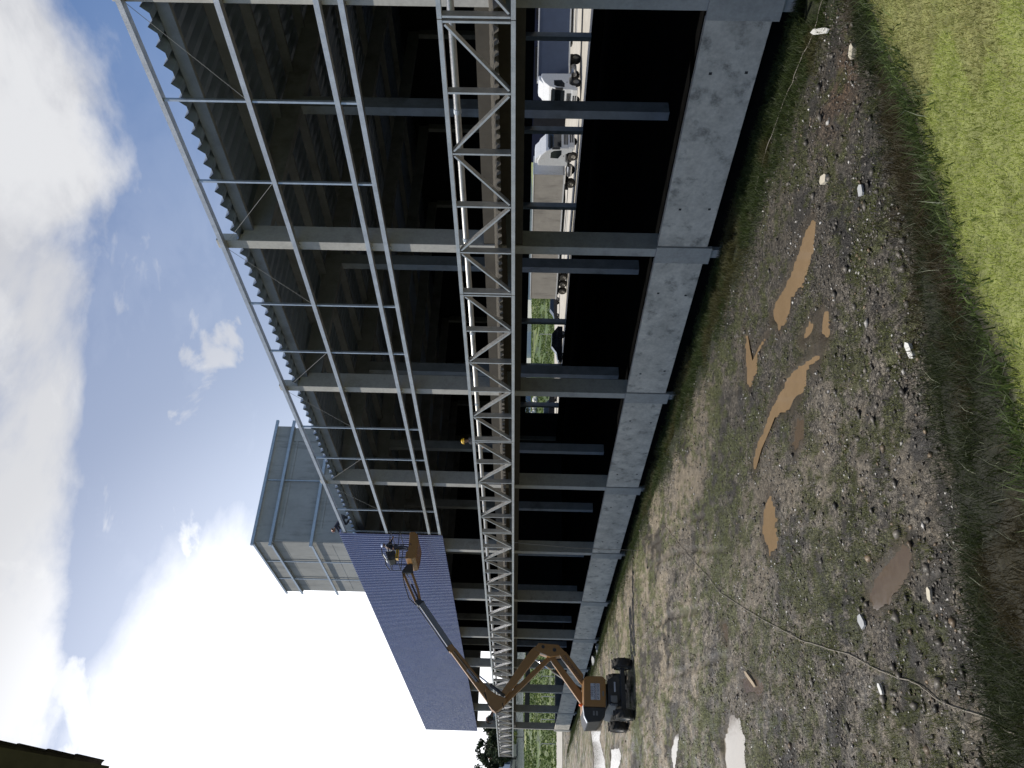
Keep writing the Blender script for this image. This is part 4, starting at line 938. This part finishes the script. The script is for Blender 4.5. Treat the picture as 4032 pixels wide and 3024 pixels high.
# ------------------------------------------------------------------ trees and background
def crown(cx, cy, cz, rx, ry, rz, n, leaf, cols, seed):
    r = np.random.RandomState(seed); ncl = 26
    ang = r.uniform(0, 6.28, ncl); hh = r.uniform(-.9, 1, ncl); rr = np.sqrt(np.clip(1-hh**2, .05, 1))*r.uniform(.45, 1, ncl)
    cc = np.stack([np.cos(ang)*rr*rx, np.sin(ang)*rr*ry, hh*rz], 1); cr = r.uniform(.22, .42, ncl)*min(rx, rz)
    k = r.randint(0, ncl, n); d = r.normal(size=(n, 3)); d /= np.linalg.norm(d, axis=1)[:, None]
    p = cc[k]+d*(cr[k]*r.uniform(.5, 1, n))[:, None]; p += (cx, cy, cz)
    u = r.normal(size=(n, 3)); u /= np.linalg.norm(u, axis=1)[:, None]; v = np.cross(u, r.normal(size=(n, 3))); v /= np.linalg.norm(v, axis=1)[:, None]
    s = leaf*r.uniform(.6, 1.3, n)[:, None]
    V = np.stack([p-u*s, p+v*s*.45, p+u*s, p-v*s*.45], 1).reshape(-1, 3)
    c = np.array(cols[0])[None]+(np.array(cols[1])-np.array(cols[0]))[None]*r.rand(ncl)[k][:, None]; c = c*r.uniform(.7, 1.3, (n, 1))
    return V, np.arange(n*4).reshape(-1, 4), np.repeat(c, 4, 0)
def tree(name, label, x, y, h, rx, seed, cols, grp=None, n=1500, leaf=.32, bare=False):
    z = gz(x, y); t = thing(name, label, 'tree', (x, y, z), grp); r = random.Random(seed)
    m = MB(); m.tube([(0, 0, -.2), (.05*h*r.uniform(-1, 1)*.4, 0, h*.35), (.04*h*r.uniform(-1, 1), .03*h, h*.75)], [h*.025, h*.018, h*.008], 8)
    for k in range(9 if bare else 5):
        a = r.uniform(0, 6.28); z0 = h*r.uniform(.25, .6); e = rx*r.uniform(.5, .9); z1 = z0+h*r.uniform(.15, .35)
        m.tube([(0, 0, z0), (math.cos(a)*e*.5, math.sin(a)*e*.5, z0+(z1-z0)*.6), (math.cos(a)*e, math.sin(a)*e, z1)], [h*.012, h*.008, h*.003], 5)
    tr = m.build('trunk', 'bark'); tr.parent = t; tr.matrix_parent_inverse = Matrix.Identity(4)
    V, F, c = crown(0, 0, h*.66, rx, rx, h*.36, n if not bare else 120, leaf, cols, seed); o = npmesh('crown', V, [F], 'foliage', c); o.parent = t
    return t
DK = ((.018, .028, .014), (.045, .065, .025)); MD = ((.04, .065, .02), (.09, .12, .035)); YL = ((.12, .16, .04), (.22, .25, .07))
rng = random.Random(3)
side_names = ['tallest of the dark trees at the far left edge of the wood', 'dark tree with a ragged crown on the far hillside', 'dark rounded tree beside the ragged one on the far hillside']
for i, (x, y, h) in enumerate([(-232,23,11),(-236,28,12),(-240,32,11.5),(-238,37,10),(-235,41.5,8.5),(-240,45,7),(-236,50,6),(-244,55,6),(-240,61,6.5),(-243,19,12),(-246,12,13),(-246,69,6),(-250,26,12),(-252,34,12),(-252,41,11),(-254,48,9),(-230,30,8),(-229,36,7),(-230,18,9),(-254,58,8),(-256,66,8)]):
    h *= .84
    tree('dense_tree', 'dark green tree in the wood on the far hillside left of the warehouse', x, y, h, h*.42, 40+i, DK, 'trees of the wood on the far hillside', 1500, .42)
tree('leafy_tree', 'yellow green tree in front of the dark far hillside', -205, 36.5, 4.6, 2.6, 77, YL, None, 1200, .25)
tree('round_bush', 'single dark round bush on the green bank seen through the back opening', -172, 104, 3.6, 2.0, 78, DK, None, 1200, .22)
for i, (x, y) in enumerate([(-150, 93), (-152, 90.5)]):
    tree('bare_tree', 'thin nearly bare tree behind the tall black vehicle', x, y, 6.5, 2.2, 90+i, DK, 'bare trees behind the tall black vehicle', 120, .2, True)
def bg_house(label, x, y, w, d, h, wall, roof, rot=0.):
    z = gz(x, y)-.3; t = thing('far_house', label, 'house', (x, y, z))
    b = MB().box(-w/2, w/2, -d/2, d/2, 0, h).build('wall', wall); b.parent = t
    r = MB().add([(-w/2-.4,-d/2-.4,h),(w/2+.4,-d/2-.4,h),(w/2+.4,d/2+.4,h),(-w/2-.4,d/2+.4,h),(-w/2-.4,0,h+d*.28),(w/2+.4,0,h+d*.28)], [(0,1,5,4),(2,3,4,5),(0,4,3),(1,2,5),(3,2,1,0)]).build('roof', roof); r.parent = t
    for s in np.linspace(-d*.3, d*.3, 2):
        q = MB().box(w/2+.002, w/2+.06, s-.5, s+.5, h*.4, h*.75).build('window', 'glass_dark'); q.parent = t
    return t
bg_house('blue grey house in front of the dark hillside left of the warehouse', -262, 43, 9, 9, 5, 'house_blue', 'house_roof')
bg_house('small white house high on the hillside left of the warehouse', -275, 52, 7, 8, 5, 'house_white', 'house_roof')
bg_house('white house above the green bank beyond the beige trailer', -188, 133, 8, 9, 4.5, 'house_white', 'house_roof')
bg_house('grey blue house beside the white one above the green bank', -190, 118, 8, 8, 4, 'house_blue', 'house_roof')
bg_house('pale house above the bank seen past the tall black vehicle', -182, 97, 8, 7, 4.5, 'house_white', 'house_roof')
bg_house('white low house with brown roof on the bank, beyond the rear of the beige trailer', -184, 150, 9, 10, 4, 'house_white', 'house_roof')
SH = thing('yard_shed', 'shed with shade-dark navy walls behind the trucks on the far side of the yard', 'shed', (-48, 103, 1.9))
MB().box(-88, -6, 98, 110, 1.5, 10.5).build('wall', 'navy_shade_wall', SH)
MB().add([(-88.6,97.2,10.45),(-5.4,97.2,10.45),(-5.4,104,12.2),(-88.6,104,12.2),(-88.6,110.8,10.45),(-5.4,110.8,10.45),(-88.6,97.2,10.3),(-5.4,97.2,10.3),(-5.4,104,12.05),(-88.6,104,12.05),(-88.6,110.8,10.3),(-5.4,110.8,10.3)], [(0,1,2,3),(3,2,5,4),(7,6,9,8),(8,9,10,11),(0,6,7,1),(4,5,11,10)]).build('roof', 'grey_steel', SH)
for x in range(-82, -10, 9): MB().box(x, x+5, 97.93, 97.998, 1.95, 6.6).build('roller_door', 'shade_black', SH)
for i, (x, y) in enumerate([(-160.2,102.3),(-161.1,100.9),(-161.9,99.6),(-162.7,98.4),(-163.5,97.2),(-164.3,96),(-165.1,94.8)]):
    rock('white_boulder', 'whitish round boulder in the row along the top of the green bank', (x, y, gz(x, y)+.5), (.75, .75, .7), 'stone_white', 'boulder', i, grp='boulders along the top of the bank')
for i, y in enumerate((33.4, 30.3, 26.9, 23.4, 19.9)):
    o = thing('marker_post', 'slim pale post at the foot of the green bank west of the warehouse', 'post', (-136, y, gz(-136, y)), 'pale posts along the west road')
    MB().tube([(-136, y, gz(-136, y)-.2), (-136, y, 3.1)], .07, 8).build('post', 'galvanised', o); MB().tube([(-136, y, 3.1), (-136, y-.25, 3.3), (-136, y-.3, 3.32)], .05, 6).build('bent_tip', 'galvanised', o)
for i, (x, y) in enumerate(((-118.5, 88), (-126, 80))):
    o = thing('marker_post', ('slim pale post before the green bank, seen between the trailer and the black car' if i == 0 else 'slim pale post before the green bank, seen next to the tall black vehicle'), 'post', (x, y, gz(x, y)), 'pale posts beyond the yard')
    MB().tube([(x, y, gz(x, y)-.2), (x, y, 4.4)], .06, 8).build('post', 'galvanised', o); MB().tube([(x, y, 4.4), (x, y-.3, 4.6)], .05, 6).build('bent_tip', 'galvanised', o)
# shrubby cover of the far banks
n = 60000; x = U(-182, -133, n); y = U(8, 175, n); z = terrain(x.copy(), y.copy()); k = fbm(x, y, .25, 3, 501) > .4; x, y, z = x[k], y[k], z[k]; n = len(x)
grass('bank_cover', x, y, z-.05, U(.15, .5, n), U(.2, .5, n), U(.5, 1.6, n), colmix(n, (.07, .11, .03), (.14, .19, .05)), 'foliage')
